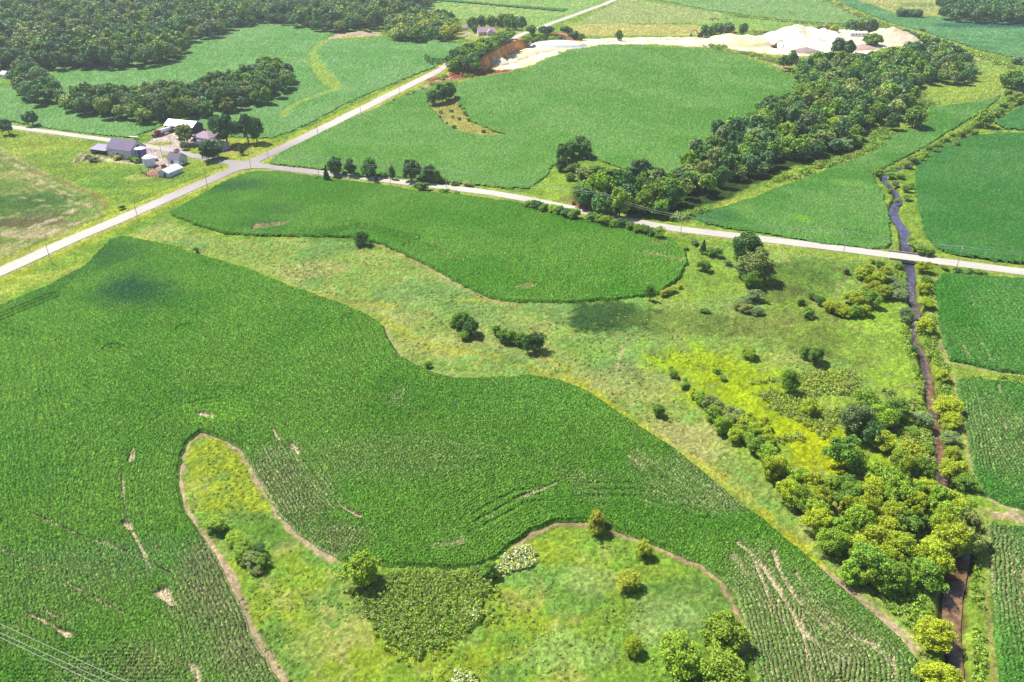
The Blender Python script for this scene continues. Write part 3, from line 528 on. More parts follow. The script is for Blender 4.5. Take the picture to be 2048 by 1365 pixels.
    base = mix(np.tile(A(*f['c']), (len(x), 1)), A(*f['c2']), ss(.35, .65, fs[1]) * (.35 + .65 * fs[0]))
    base = mix(base, A(*f['c2']) * np.array([1.05, .95, .9]), ss(.55, .7, vn(x, y, 11, 77)) * .35)
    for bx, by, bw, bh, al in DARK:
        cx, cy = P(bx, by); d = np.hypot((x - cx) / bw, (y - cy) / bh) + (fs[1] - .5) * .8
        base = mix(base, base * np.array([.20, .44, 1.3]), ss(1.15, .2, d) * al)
    for bx, by, bw, bh, c_, al in LITE:
        cx, cy = P(bx, by); d = np.hypot((x - cx) / bw, (y - cy) / bh) + (fs[1] - .5) * 1.0
        base = mix(base, A(*c_), ss(1.1, .4, d) * al)
    dirt = A(*f['dirt'])
    base = mix(base, np.tile(dirt, (len(x), 1)), np.clip(valley * thin * 1.5, 0, .95) * (.6 + .4 * rn2))
    base = mix(base, np.tile(dirt * 1.15, (len(x), 1)), np.clip(sp, 0, 1))
    base = mix(base, wwc, ww)
    fa = np.clip(1.25 - cl * .9, .45, 1); g_ = ((rn2 + rn - 1) * 1.25 + (pl - .5) * .8) * fa
    base *= (np.exp(g_ * 1.0) * .93 + (rn2 > .95) * .5 * fa)[:, None]
    base *= (1 + .15 * np.cos(2 * np.pi * rr / 1.52) * ss(.22, .4, cl) * ss(1.25, .7, cl) * (.4 + .9 * fs[0]))[:, None]
    base = mix(base, base * np.array([1.2, 1.0, .8]), ss(.5, .9, vn(x, y, 1.1, 231)) * .25)
    V = np.stack([x, y, GT[used] + h], 1)
    if f['h'] > 0 : V[:, 2] = np.maximum(V[:, 2], GZ[used] + .02)
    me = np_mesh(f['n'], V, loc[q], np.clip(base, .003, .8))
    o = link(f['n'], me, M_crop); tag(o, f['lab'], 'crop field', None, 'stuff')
print('crops', time.time() - T0)

# ---------------------------------------------------------------- roads and water
def strip(name, pts, width, z, m, zfun=T, sub_=3.0, edge=.0, col=None, skirt=True, colf=None):
    """a ribbon following the ground; width may be one number or one per point"""
    P2 = []; W = []
    for i in range(len(pts) - 1):
        a = np.array(pts[i][:2]); b = np.array(pts[i + 1][:2]); n = max(1, int(np.hypot(*(b - a)) / sub_))
        for k in range(n): P2.append(a + (b - a) * k / n); W.append(width if not hasattr(width, '__len__') else width[i] + (width[i + 1] - width[i]) * k / n)
    P2.append(np.array(pts[-1][:2])); W.append(width if not hasattr(width, '__len__') else width[-1])
    P2 = np.array(P2); W = np.array(W)
    for _ in range(6): P2[1:-1] = .25 * P2[:-2] + .5 * P2[1:-1] + .25 * P2[2:]
    t = np.gradient(P2, axis=0); t /= np.hypot(t[:, 0], t[:, 1])[:, None] + 1e-9; nn = np.stack([-t[:, 1], t[:, 0]], 1)
    K = [-.5, -.34, -.17, 0, .17, .34, .5]; V = []; Cc = []
    we = W + (vn(P2[:, 0], P2[:, 1], 2.5, 17) - .5) * edge * 2
    for k in K:
        p = P2 + nn * (we * k)[:, None]; zz = zfun(p[:, 0], p[:, 1]) + z + (.06 * (1 - (2 * k) ** 2))
        V.append(np.column_stack([p, zz]))
    if skirt:
        lo = V[0].copy(); lo[:, 2] -= .6; hi_ = V[-1].copy(); hi_[:, 2] -= .6; V = [lo] + V + [hi_]
    V = np.stack(V, 1); n, k = V.shape[:2]; V = V.reshape(-1, 3); I = np.arange(n * k).reshape(n, k)
    Q = np.stack([I[:-1, :-1], I[:-1, 1:], I[1:, 1:], I[1:, :-1]], -1).reshape(-1, 4)[:, ::-1]
    c = colf(V) if colf else np.tile(col, (len(V), 1))
    o = link(name, np_mesh(name, V, Q, c), m); return o
M_road = mat_attr('road_surface', .85, .07, .6, .05, 6, .3)
def roadc(V):
    c = np.tile(A(238, 231, 218, 1.06), (len(V), 1)); d = np.hypot(V[:, 0] + 130, V[:, 1] - 380)
    c = mix(c, A(202, 191, 188), ss(85, 20, d)); c *= (1 + (fbm(V[:, 0], V[:, 1], 9, 3, 2) - .5) * .25)[:, None]
    k = np.tile(np.array([0, 0, 1, 0, 1, 0, 1, 0, 0]), len(V) // 9 + 1)[:len(V)]
    c *= (1 - .10 * k)[:, None]; return c
o = strip('road', rN, 7.0, .16, M_road, edge=.25, colf=roadc); tag(o, 'pale diagonal county road rising from lower left to the top', kind='structure')
iN = (rE[0][0], rE[0][1]); 
o = strip('road', rE, 6.0, .13, M_road, edge=.25, colf=roadc); tag(o, 'pale road running right from the crossroads over the creek', kind='structure')
o = strip('road', rW, 5.0, .10, M_road, edge=.3, colf=roadc); tag(o, 'pale gravel road running left from the crossroads behind the barn', kind='structure')
# flared corners of the crossroads
jx, jy = rN[7][:2]
ang_ = [math.atan2(y - jy, x - jx) for x, y in [(rN[8][0], rN[8][1]), (rE[2][0], rE[2][1]), (rN[6][0], rN[6][1]), (rW[2][0], rW[2][1])]]
V = []; n = 72
for k in range(n):
    a = 2 * math.pi * k / n; r = 7.5
    for b in ang_: r = max(r, 7.5 + 9 * math.exp(-((math.atan2(math.sin(a - b), math.cos(a - b))) / .30) ** 2))
    x, y = jx + r * math.cos(a), jy + r * math.sin(a); V.append((x, y, T(x, y) + .235))
Q = [(k, (k + 1) % n, n) for k in range(n)]; V.append((jx, jy, T(jx, jy) + .262))
o = link('road_junction', np_mesh('road_junction', V, Q, roadc(np.array(V))), M_road); tag(o, 'flared pinkish grey crossroads where the two roads meet', kind='structure')
# water
m, nn_, l, b = nm('creek_water'); at = nn_.new('ShaderNodeAttribute'); at.attribute_name = 'Col'; M_water = m
g = nn_.new('ShaderNodeNewGeometry'); nz = nn_.new('ShaderNodeTexNoise'); nz.inputs['Scale'].default_value = .9; nz.inputs['Detail'].default_value = 5; l.new(g.outputs['Position'], nz.inputs['Vector'])
mr = nn_.new('ShaderNodeMapRange'); mr.inputs[1].default_value = .35; mr.inputs[2].default_value = .65; mr.inputs[3].default_value = .55; mr.inputs[4].default_value = 1.5; l.new(nz.outputs[0], mr.inputs[0])
mx = nn_.new('ShaderNodeVectorMath'); mx.operation = 'SCALE'; l.new(at.outputs['Color'], mx.inputs[0]); l.new(mr.outputs[0], mx.inputs['Scale']); l.new(mx.outputs[0], b.inputs['Base Color'])
b.inputs['Roughness'].default_value = .12; bp = nn_.new('ShaderNodeBump'); bp.inputs['Strength'].default_value = .35; bp.inputs['Distance'].default_value = .2
n2_ = nn_.new('ShaderNodeTexNoise'); n2_.inputs['Scale'].default_value = 2.2; n2_.inputs['Detail'].default_value = 3; l.new(g.outputs['Position'], n2_.inputs['Vector']); l.new(n2_.outputs[0], bp.inputs['Height']); l.new(bp.outputs[0], b.inputs['Normal'])
def waterc(V):
    y = V[:, 1]; x = V[:, 0]
    c = np.tile(A(104, 100, 136), (len(V), 1)); c = mix(c, A(140, 120, 118), ss(262, 225, y)); c = mix(c, A(160, 124, 90), ss(215, 175, y))
    d, b_, t_ = seg_d(x, y, creekW, False)
    k = np.tile(np.array([0, 0, 0, .3, .6, 1, 1]), len(V) // 7 + 1)[:len(V)]
    c = mix(c, A(72, 64, 74), ss(.4, .65, fbm(x, y, 3, 9, 2)) * (1 - k) * .8); return c
o = strip('creek_water', creekW, [p[2] * (.68 if p[1] > 360 else .80 if p[1] > 250 else .62) + .2 for p in creekW], -1.0, M_water, sub_=1.5, edge=.35, colf=waterc, skirt=False); tag(o, 'narrow winding creek, bluish upstream and brown below the bridge', kind='structure')

# ---------------------------------------------------------------- bridge
M_conc = mat('concrete', A(214, 204, 196), .85); M_dark = mat('dark_opening', (.012, .012, .014), .9)
ia = min(range(len(rE)), key=lambda i: (rE[i][0] - P(1825, 517)[0]) ** 2)
bx, by = P(1825, 517); dxr, dyr = rE[ia + 1][0] - rE[ia - 1][0], rE[ia + 1][1] - rE[ia - 1][1]; br = math.atan2(dyr, dxr)
t = empty('road_bridge', (bx, by, T(bx, by)), br, 'short flat concrete bridge carrying the road over the creek', 'bridge')
MB().box(-7.5, 7.5, -3.6, 3.6, -.45, .10).build('deck', M_conc, t)
for s in (-1, 1):
    MB().box(-8, 8, s * 3.75 - .14, s * 3.75 + .14, -.6, .62).build('parapet', M_conc, t)
    MB().box(s * 5.2 - .4, s * 5.2 + .4, -3.5, 3.5, -2.6, -.46).build('abutment', M_conc, t)
print('roads', time.time() - T0)
# ---------------------------------------------------------------- buildings
WHITE = mat('white_paint', (.82, .82, .84), .6, 0, .05); WHITEWALL = mat('white_boards', (.78, .79, .86), .7, 0, .06, 1, 3, 'X')
WHITEROOF = mat('white_metal_roof', (.78, .78, .77), .45, 0, .05, 1, 1.2, 'X'); GREYROOF = mat('grey_purple_shingles', A(150, 136, 160), .85, 0, .16, 2.5)
PURROOF = mat('weathered_purple_roof', A(158, 138, 178), .8, 0, .22, 1.2); BARNWOOD = mat('bleached_barn_boards', (.60, .52, .64), .9, 0, .3, 1.3, 2.2, 'X')
BLUEROOF = mat('pale_blue_metal_roof', A(186, 182, 210), .5, .1, .08, 1, 1.5, 'X'); PINKROOF = mat('pinkish_shingles', A(222, 186, 210), .85, 0, .14, 2)
GLASS = mat('window_glass', (.02, .03, .05), .08, 0, .2, 1, 0, 'X', .6); DOORM = mat('dark_door', A(90, 84, 96), .7); BLUEWALL = mat('slate_blue_boards', A(84, 92, 140), .7, 0, .08, 1, 3, 'Y')
SILO = mat('dark_blue_enamel', (.02, .035, .2), .25, 0, .1, 1, 0, 'X', .6); STEEL = mat('galvanised_steel', (.74, .74, .80), .5, .1, .06, 2, 5, 'Z'); TAN = mat('tan_siding', (.6, .54, .5), .8, 0, .08, 1, 3, 'Z')
RED = mat('maroon_paint', A(150, 24, 76), .3, 0, .1); RUST = mat('rusty_iron', A(150, 84, 64), .85, .2, .25, 3); TYRE = mat('tyre_rubber', (.015, .015, .016), .85); CHROME = mat('polished_tank', (.8, .78, .82), .3, .3, .05); BROWN = mat('old_wood', A(126, 106, 92), .9, 0, .25, 3)
YEL = mat('yellow_machine_paint', A(190, 150, 60), .45, 0, .15, 2)

def frame3(A_, B_, C_):
    """ground frame from three picture points: near-left, near-right, far-right corner"""
    a = np.array(P(*A_)); b = np.array(P(*B_)); c = np.array(P(*C_)); return a, b, c
def building(name, label, cat, near_left, near_right, W, eave, ridge, wallm, roofm, ridge_along='x', wins=(), doors=(), hip=False, over=.4, ang=None, L=None, group=None):
    a = np.array(P(*near_left)); b = np.array(P(*near_right)); d = b - a
    if L is None: L = float(np.hypot(*d))
    th = math.atan2(d[1], d[0]) if ang is None else ang
    # local x runs from the near-left to the near-right corner, local y away from the picture
    z0 = min(T(*a), T(*b)) - .1
    t = empty(name, (a[0], a[1], z0), th, label, cat, group)
    m = MB(); e = eave
    if ridge_along == 'x':
        i = W / 2 if hip else 0
        m.add([(0, 0, 0), (L, 0, 0), (L, W, 0), (0, W, 0), (0, 0, e), (L, 0, e), (L, W, e), (0, W, e)], [(0, 1, 5, 4), (1, 2, 6, 5), (2, 3, 7, 6), (3, 0, 4, 7), (0, 3, 2, 1)])
        if not hip: m.add([(0, 0, e), (0, W, e), (0, W / 2, ridge)], [(0, 2, 1)]); m.add([(L, 0, e), (L, W, e), (L, W / 2, ridge)], [(0, 1, 2)])
        else: m.add([(0, 0, e), (L, 0, e), (L, W, e), (0, W, e)], [(0, 1, 2, 3)])
        m.build('wall', wallm, t)
        s = (ridge - e) / (W / 2); r = MB(); o_ = over; tk = .14
        if hip:
            r.add([(-o_, -o_, e - s * o_ + .02), (L + o_, -o_, e - s * o_ + .02), (L + o_, W + o_, e - s * o_ + .02), (-o_, W + o_, e - s * o_ + .02), (i, W / 2, ridge + .03), (max(i + .1, L - i), W / 2, ridge + .03)],
                  [(0, 1, 5, 4), (1, 2, 5), (2, 3, 4, 5), (3, 0, 4), (0, 3, 2, 1)])
        else:
            for y0, y1, z_ in ((-o_, W / 2, e - s * o_), (W + o_, W / 2, e - s * o_)):
                r.add([(-o_, y0, z_ + .03), (L + o_, y0, z_ + .03), (L + o_, y1, ridge + .03), (-o_, y1, ridge + .03), (-o_, y0, z_ + tk + .03), (L + o_, y0, z_ + tk + .03), (L + o_, y1, ridge + tk + .03), (-o_, y1, ridge + tk + .03)],
                      [(4, 5, 6, 7), (0, 3, 2, 1), (0, 1, 5, 4), (0, 4, 7, 3), (1, 2, 6, 5)] if y0 < y1 else [(7, 6, 5, 4), (1, 2, 3, 0), (4, 5, 1, 0), (3, 7, 4, 0), (5, 6, 2, 1)])
        r.build('roof', roofm, t)
    else:
        m.add([(0, 0, 0), (L, 0, 0), (L, W, 0), (0, W, 0), (0, 0, e), (L, 0, e), (L, W, e), (0, W, e), (L / 2, 0, ridge), (L / 2, W, ridge)], [(0, 1, 5, 8, 4), (1, 2, 6, 5), (2, 3, 7, 9, 6), (3, 0, 4, 7)])
        m.build('wall', wallm, t)
        s = (ridge - e) / (L / 2); r = MB(); o_ = over; tk = .14
        for x0 in (-o_, L + o_):
            z_ = e - s * o_
            q = [(x0, -o_, z_ + .03), (x0, W + o_, z_ + .03), (L / 2, W + o_, ridge + .03), (L / 2, -o_, ridge + .03)]; q += [(a_, b_, c_ + tk) for a_, b_, c_ in q]
            fs = [(4, 7, 6, 5), (0, 1, 2, 3), (0, 3, 7, 4), (1, 5, 6, 2), (0, 4, 5, 1)]
            r.add(q, fs if x0 < 0 else [f_[::-1] for f_ in fs])
        r.build('roof', roofm, t)
    def face(side, u0, u1, z0_, z1_, nme, m_, pr=.05, frame=True):
        if side == 'S': bx_ = (u0, u1, -pr, .02)
        elif side == 'N': bx_ = (u0, u1, W - .02, W + pr)
        elif side == 'E': bx_ = (L - .02, L + pr, u0, u1)
        else: bx_ = (-pr, .02, u0, u1)
        f_ = MB().box(*bx_, z0_, z1_).build(nme, WHITE if nme == 'window' else m_, t)
        if nme == 'window':
            k = .1; p2 = pr + .03
            if side in 'SN': b2 = (u0 + k, u1 - k) + ((-p2, -pr + .01) if side == 'S' else (W + pr - .01, W + p2))
            else: b2 = ((L + pr - .01, L + p2) if side == 'E' else (-p2, -pr + .01)) + (u0 + k, u1 - k)
            MB().box(*b2, z0_ + k, z1_ - k).build('pane', GLASS, f_)
    for w_ in wins: face(*w_, 'window', WHITE)
    for d_ in doors: face(*d_, 'door', DOORM)
    return t, L
BA = math.radians(-21.7)
# the old barn
t, L = building('old_barn', 'long weathered barn with a purple-grey gable roof and bleached board walls', 'barn', (217.5, 313), (270, 320), 10, 4.6, 8.2, BARNWOOD, PURROOF, wins=[('S', 3, 3.8, 1.6, 2.5), ('S', 9.5, 10.3, 1.6, 2.5)], doors=[('S', 5.7, 6.9, .05, 2.6), ('E', 3.6, 6.2, .05, 3.2)], ang=BA, L=15.5)
for k in range(2): MB().box(L, L + .09, 4.2 + k * 1.1, 4.9 + k * 1.1, 5.1, 6.4).build('loft_door', M_dark, t)
# open lean-to west of it
a = P(182, 307); t = empty('open_shed', (a[0], a[1], T(*a) - .05), BA, 'low open-fronted shed with a pale blue-grey metal roof at the left end of the barn', 'shed')
MB().add([(-.3, -.4, 2.3), (10.4, -.4, 2.3), (10.4, 6.3, 3.3), (-.3, 6.3, 3.3), (-.3, -.4, 2.45), (10.4, -.4, 2.45), (10.4, 6.3, 3.45), (-.3, 6.3, 3.45)], [(0, 3, 2, 1), (4, 5, 6, 7), (0, 1, 5, 4), (1, 2, 6, 5), (2, 3, 7, 6), (3, 0, 4, 7)]).build('roof', BLUEROOF, t)
MB().box(0, 10, 5.7, 5.9, 0, 3.1).build('back_wall', BARNWOOD, t); MB().box(0, .2, .2, 5.6, 0, 2.3).build('side_wall', BARNWOOD, t)
for k in range(5): MB().box(.1 + k * 2.45, .3 + k * 2.45, 0, .2, 0, 2.31).build('post', BROWN, t)
def cyl_tank(name, label, px, py, r, h, top, bodym, topm, dz=0):
    a = P(px, py); t = empty(name, (a[0], a[1], T(*a) - .1), 0, label, 'silo' if 'silo' in name else 'grain bin')
    MB().tube([(0, 0, 0), (0, 0, h)], [r, r], 28).build('body', bodym, t)
    MB().tube([(0, 0, h + .01), (0, 0, h + top * .5), (0, 0, h + top * .85), (0, 0, h + top)], [r * 1.03, r * .62, r * .25, .12], 28).build('roof_cone', topm, t)
    for k in range(3): MB().tube([(0, 0, h * (.2 + .28 * k)), (0, 0, h * (.2 + .28 * k) + .07)], [r + .04, r + .04], 28).build('hoop', STEEL if bodym is not SILO else SILO, t)
    lad = MB()
    for s in (-.2, .2): lad.box(r + .08, r + .13, s - .03, s + .03, .3, h)
    for k in range(int(h / .4)): lad.box(r + .08, r + .12, -.2, .2, .4 + k * .4, .44 + k * .4)
    l_ = lad.build('ladder', STEEL, t); l_.rotation_euler = (0, 0, -1.9)
    return t
cyl_tank('silo', 'dark blue silo with a shallow white top beside the barn gable', 285.5, 322, 2.6, 6.4, .7, SILO, WHITE)
cyl_tank('grain_bin', 'pale ribbed grain bin with a white cone roof below the blue silo', 300, 331.5, 2.8, 4.2, 1.5, STEEL, WHITE)
t, L = building('small_barn', 'small white barn with a grey-purple roof and a gabled dormer, right of the grain bin', 'barn', (337, 329.5), (359, 332), 6.2, 3.2, 5.6, WHITEWALL, GREYROOF, wins=[('E', 2.4, 3.4, 1.2, 2.2)], doors=[('S', 2, 3.4, .05, 2.4)], ang=BA, L=6.6)
g = MB(); g.add([(2, 3.1, 4.4), (3.8, 3.1, 4.4), (3.8, 5, 4.4), (2, 5, 4.4), (2, 3.1, 6.2), (3.8, 3.1, 6.2), (3.8, 5, 6.2), (2, 5, 6.2), (2.9, 3.1, 7.0), (2.9, 5, 7.0)], [(0, 1, 5, 8, 4), (1, 2, 6, 5), (2, 3, 7, 9, 6), (3, 0, 4, 7)]); cu = g.build('dormer', WHITEWALL, t)
MB().add([(1.7, 2.9, 6.0), (2.9, 2.9, 7.12), (2.9, 5.2, 7.12), (1.7, 5.2, 6.0), (4.1, 2.9, 6.0), (4.1, 5.2, 6.0), (2.9, 2.9, 7.0), (2.9, 5.2, 7.0)], [(0, 1, 2, 3), (1, 4, 5, 2), (0, 6, 4, 1), (3, 2, 5, 7)]).build('dormer_roof', GREYROOF, cu)
b0 = P(338, 356); c0 = P(366.5, 344); a0 = P(320.5, 351.5)
thS = math.atan2(c0[1] - b0[1], c0[0] - b0[0]); LS = math.hypot(c0[0] - b0[0], c0[1] - b0[1])
ux, uy = math.cos(thS), math.sin(thS); WS = abs((a0[0] - b0[0]) * uy - (a0[1] - b0[1]) * ux); print('shed', LS, WS, math.degrees(thS))
t, L = building('long_shed', 'long low white shed with a pale pinkish metal roof nearest the diagonal road', 'shed', (338, 356), (366.5, 344), WS, 2.3, 3.5, mat('blue_white_boards', (.68, .74, .86), .7, 0, .06, 1, 3, 'X'), mat('pinkish_white_roof', (.66, .60, .62), .5, 0, .06, 1, 1.5, 'X'), wins=[('S', 1.5, 2.3, 1, 1.7), ('S', 6, 6.8, 1, 1.7)], doors=[('W', 1.6, 2.9, .05, 2.0)], ang=thS, L=LS)
t, L = building('machine_shed', 'large shed with a bright white metal roof and a dark blue gable behind the yard', 'shed', (331.5, 263), (389, 268), 9, 3.6, 5.8, BLUEWALL, WHITEROOF, doors=[('S', 2, 6, .05, 3.2), ('S', 8, 12, .05, 3.2)], ang=BA * .8, L=18)
t, L = building('farmhouse', 'farmhouse with a pinkish-grey hip roof and a lower front porch, behind the round maple', 'house', (388, 288), (422, 294), 9, 4.2, 6.6, WHITE, PINKROOF, hip=True, ang=BA, L=10.5, wins=[('S', 1.2, 2.2, 2.4, 3.6), ('S', 8, 9, 2.4, 3.6), ('E', 2, 3, 1.2, 2.6), ('E', 6, 7, 1.2, 2.6)])
MB().box(4.6, 5.4, 4.2, 5.0, 5.8, 7.3).build('chimney', RUST, t)
MB().add([(.6, -3, 2.4), (6.5, -3, 2.4), (6.5, -.02, 3.1), (.6, -.02, 3.1), (.6, -3, 2.55), (6.5, -3, 2.55), (6.5, -.02, 3.25), (.6, -.02, 3.25)], [(0, 3, 2, 1), (4, 5, 6, 7), (0, 1, 5, 4), (1, 2, 6, 5), (3, 0, 4, 7)]).build('porch_roof', GREYROOF, t)
for k in range(4): MB().box(.8 + k * 1.8, .95 + k * 1.8, -2.8, -2.65, 0, 2.45).build('porch_post', WHITE, t)
t, L = building('house_wing', 'grey-roofed bungalow wing right of the round maple, tan walls', 'house', (417, 300), (444, 301), 6.5, 2.8, 4.6, mat('grey_blue_siding', (.42, .45, .55), .7, 0, .08, 1, 3, 'Z'), mat('grey_green_shingles', A(150, 156, 150), .85, 0, .14, 2), ang=BA, L=8.5, wins=[('E', 1.4, 2.3, 1, 2.1), ('E', 4, 4.9, 1, 2.1), ('S', 1.5, 2.5, 1, 2)], doors=[('S', 4, 4.9, .05, 2.1)])
t['label'] = 'low house wing with a grey-green roof just right of the round maple'
# second farmstead
t, L = building('far_house', 'distant house with a pinkish roof and a cross gable under tall trees', 'house', (957, 73), (985, 72), 9, 3.2, 6.2, TAN, PINKROOF, ang=.18, L=14, wins=[('S', 2, 3.2, 1, 2.2), ('S', 10, 11.2, 1, 2.2)], doors=[('S', 5, 6, .05, 2.2)])
MB().add([(7, -4, 0), (12.5, -4, 0), (12.5, -.02, 0), (7, -.02, 0), (7, -4, 3.2), (12.5, -4, 3.2), (12.5, -.02, 3.2), (7, -.02, 3.2), (9.75, -4, 5.6), (9.75, -.02, 5.6)], [(0, 1, 5, 8, 4), (1, 2, 6, 5), (3, 0, 4, 7)]).build('front_wing', TAN, t)
MB().add([(6.6, -4.4, 3.0), (9.75, -4.4, 5.75), (9.75, 3, 5.75), (6.6, 3, 3.0), (12.9, -4.4, 3.0), (12.9, 3, 3.0), (9.75, -4.4, 5.6)], [(0, 1, 2, 3), (1, 4, 5, 2), (0, 6, 4, 1)]).build('front_roof', PINKROOF, t)
building('hunting_cabin', 'tiny white shed in the clearing at the foot of the far forest', 'shed', (738, 51), (748, 51), 4, 2.6, 4, WHITE, WHITEROOF, ang=.1, L=5.5, doors=[('S', 2, 3, .05, 2)])
building('garage', 'small pale garage left of the distant house, half hidden by trees', 'garage', (921, 62), (932, 62), 6, 2.6, 4.4, WHITE, PINKROOF, ang=.2, L=7)
t, L = building('site_office', 'long white site office at the far right of the sand quarry', 'building', (1699, 73), (1727, 72), 4, 3.2, 4.0, WHITE, WHITEROOF, ang=-.05, L=15, wins=[('S', 2 + 3 * k, 3.4 + 3 * k, 1.3, 2.4) for k in range(4)], doors=[('S', 13.2, 14.2, .05, 2.2)])
building('hidden_shed', 'white shed corner glimpsed among trees at the left edge', 'shed', (2, 156), (9, 160), 5, 2.8, 4.4, WHITE, WHITEROOF, ang=-.3, L=4)
building('roof_in_forest', 'pale shed roof poking out of the forest at the left edge', 'shed', (-2, 84), (5, 86), 6, 10, 12, WHITE, PINKROOF, ang=-.3, L=6)

# ---------------------------------------------------------------- sand heaps of the quarry
M_sand = mat_attr('quarry_sand', .95, .08, .35, .12, .5, .1)
def heap(name, label, px, py, rx, ry, h, col, rot=0, peaks=None, seed=0, sharp=1.0, cat='sand heap'):
    x0, y0 = P(px, py); z0 = T(x0, y0) - .6; n, k = 34, 72; V = [(0, 0)]
    for i in range(1, n + 1):
        for j in range(k): a = 2 * math.pi * j / k; V.append((i / n * math.cos(a), i / n * math.sin(a)))
    V = np.array(V); x = V[:, 0] * rx; y = V[:, 1] * ry; rr_ = np.hypot(V[:, 0], V[:, 1])
    pk = peaks or [(0, 0, 1)]; hh = np.full(len(V), -9.0)
    for a, b, c in pk: hh = np.maximum(hh, c * h - np.hypot(x - a * rx, (y - b * ry) * rx / ry) * h / rx * sharp)
    hh = np.maximum(hh, 0) + .35 * h * np.clip(1 - rr_ ** 2, 0, 1) * (.4 if sharp > .9 else 1)
    hh *= ss(1.0, .75, rr_); hh += (fbm(x, y, 7, 301 + seed, 3) - .5) * .22 * h * ss(1, .8, rr_) + (fbm(x, y, 2.2, 305 + seed, 2) - .5) * .5 * ss(1, .9, rr_)
    c, s = math.cos(rot), math.sin(rot); X = x * c - y * s; Y = x * s + y * c
    g0 = T(X + x0, Y + y0) - z0 - .15
    Q = [];
    me = bpy.data.meshes.new(name)
    F_ = [(0, 1 + j, 1 + (j + 1) % k) for j in range(k)]
    for i in range(n - 1):
        for j in range(k): a = 1 + i * k; F_.append((a + j, a + k + j, a + k + (j + 1) % k, a + (j + 1) % k))
    me.from_pydata([tuple(map(float, q)) for q in np.column_stack([X, Y, hh + g0])], [], F_)
    at = me.attributes.new('Col', 'FLOAT_COLOR', 'POINT'); cc = np.ones((len(V), 4)); col_ = np.minimum(A(*col) * 1.5, .78); cc[:, :3] = mix(np.tile(col_, (len(V), 1)), col_ * np.array([.86, .76, .58]), ss(.5, .7, fbm(x, y, 12, 311 + seed, 3)) * .7)
    at.data.foreach_set('color', cc.astype(np.float32).ravel()); me.polygons.foreach_set('use_smooth', [True] * len(me.polygons))
    o = link(name, me, M_sand); o.location = (x0, y0, z0); return tag(o, label, cat)
heap('sand_heap', 'biggest pale sand heap with three tops, right of the quarry middle', 1605, 88, 42, 34, 13, (255, 250, 236), peaks=[(-.12, .15, 1), (.18, .22, .9), (.42, .2, .86), (-.5, -.1, .5)], seed=1)
heap('sand_heap', 'broad low cream sand heap left of the biggest one', 1478, 88, 32, 22, 6, (252, 242, 196), peaks=[(-.3, .1, 1), (.2, 0, .9)], seed=2, sharp=.8)
heap('sand_heap', 'tan cone heap at the right end of the quarry', 1785, 80, 27, 26, 9.5, (232, 214, 184), peaks=[(0, .1, 1)], seed=3)
heap('sand_heap', 'smooth whitish sand bench at the foot of the red bank', 1118, 92, 26, 15, 3.6, (246, 246, 236), seed=4, sharp=.5)
heap('sand_heap', 'small bright sand cone at the left tip of the quarry', 1003, 127, 7, 9, 4, (255, 246, 226), seed=5)
heap('soil_heap', 'low greyish soil mound in front of the biggest sand heap', 1612, 103, 14, 8, 3.0, (178, 158, 150), seed=6, cat='soil heap')
heap('soil_heap', 'pinkish soil mound behind the woodland edge of the quarry', 1722, 97, 15, 9, 3.2, (206, 176, 164), seed=7, cat='soil heap')
heap('sand_heap', 'low sandy hummock along the near rim of the quarry', 1395, 86, 20, 9, 2.4, (248, 232, 196), seed=8)
heap('soil_heap', 'low heap of pale rubble in the clearing by the forest', 718, 69, 15, 6, 2.4, (206, 190, 176), seed=9, cat='rubble heap')
heap('soil_heap', 'brown brush pile at the forest edge left of the rubble', 699, 54, 7, 5, 3.0, (150, 140, 104), seed=10, cat='brush pile')

# ---------------------------------------------------------------- machines and vehicles
def wheel(parent, x, y, r, w_=.3):
    t_ = MB().tube([(x, y - w_ / 2, r), (x, y + w_ / 2, r)], [r, r], 16).build('wheel', TYRE, parent)
    MB().tube([(x, y - w_ / 2 - .02, r), (x, y + w_ / 2 + .02, r)], [r * .5, r * .5], 10).build('rim', STEEL, t_); return t_
def vehicle_at(name, p1, p2, label, cat):
    a = P(*p1); b = P(*p2); return empty(name, (a[0], a[1], T(*a) + .03), math.atan2(b[1] - a[1], b[0] - a[0]), label, cat), math.hypot(b[0] - a[0], b[1] - a[1])
t, L = vehicle_at('tanker_truck', (307, 276), (346, 263), 'maroon truck with a long silver tank trailer parked in the farmyard', 'truck'); print('truck', L)
L = 15.5
cab = MB(); cab.add([(0, -1.1, .6), (1.9, -1.15, .6), (1.9, 1.15, .6), (0, 1.1, .6), (0, -1.0, 1.5), (1.9, -1.1, 1.75), (1.9, 1.1, 1.75), (0, 1.0, 1.5)], [(0, 3, 2, 1), (4, 5, 6, 7), (0, 1, 5, 4), (1, 2, 6, 5), (2, 3, 7, 6), (3, 0, 4, 7)]); cab.build('bonnet', RED, t)
MB().add([(1.92, -1.2, .6), (4.4, -1.2, .6), (4.4, 1.2, .6), (1.92, 1.2, .6), (2.3, -1.1, 3.0), (4.4, -1.15, 3.1), (4.4, 1.15, 3.1), (2.3, 1.1, 3.0)], [(0, 3, 2, 1), (4, 5, 6, 7), (0, 1, 5, 4), (1, 2, 6, 5), (2, 3, 7, 6), (3, 0, 4, 7)]).build('cab', RED, t)
MB().add([(2.0, -1.0, 1.85), (2.0, 1.0, 1.85), (2.25, 1.0, 2.8), (2.25, -1.0, 2.8)], [(0, 3, 2, 1)]).build('windscreen', GLASS, t)
for s in (-1, 1): MB().box(2.7, 3.8, s * 1.19 - .03, s * 1.19 + .03, 1.9, 2.7).build('side_window', GLASS, t); MB().tube([(4.6, s * .9, .8), (4.6, s * .9, 3.6)], [.09, .09], 8).build('exhaust', CHROME, t)
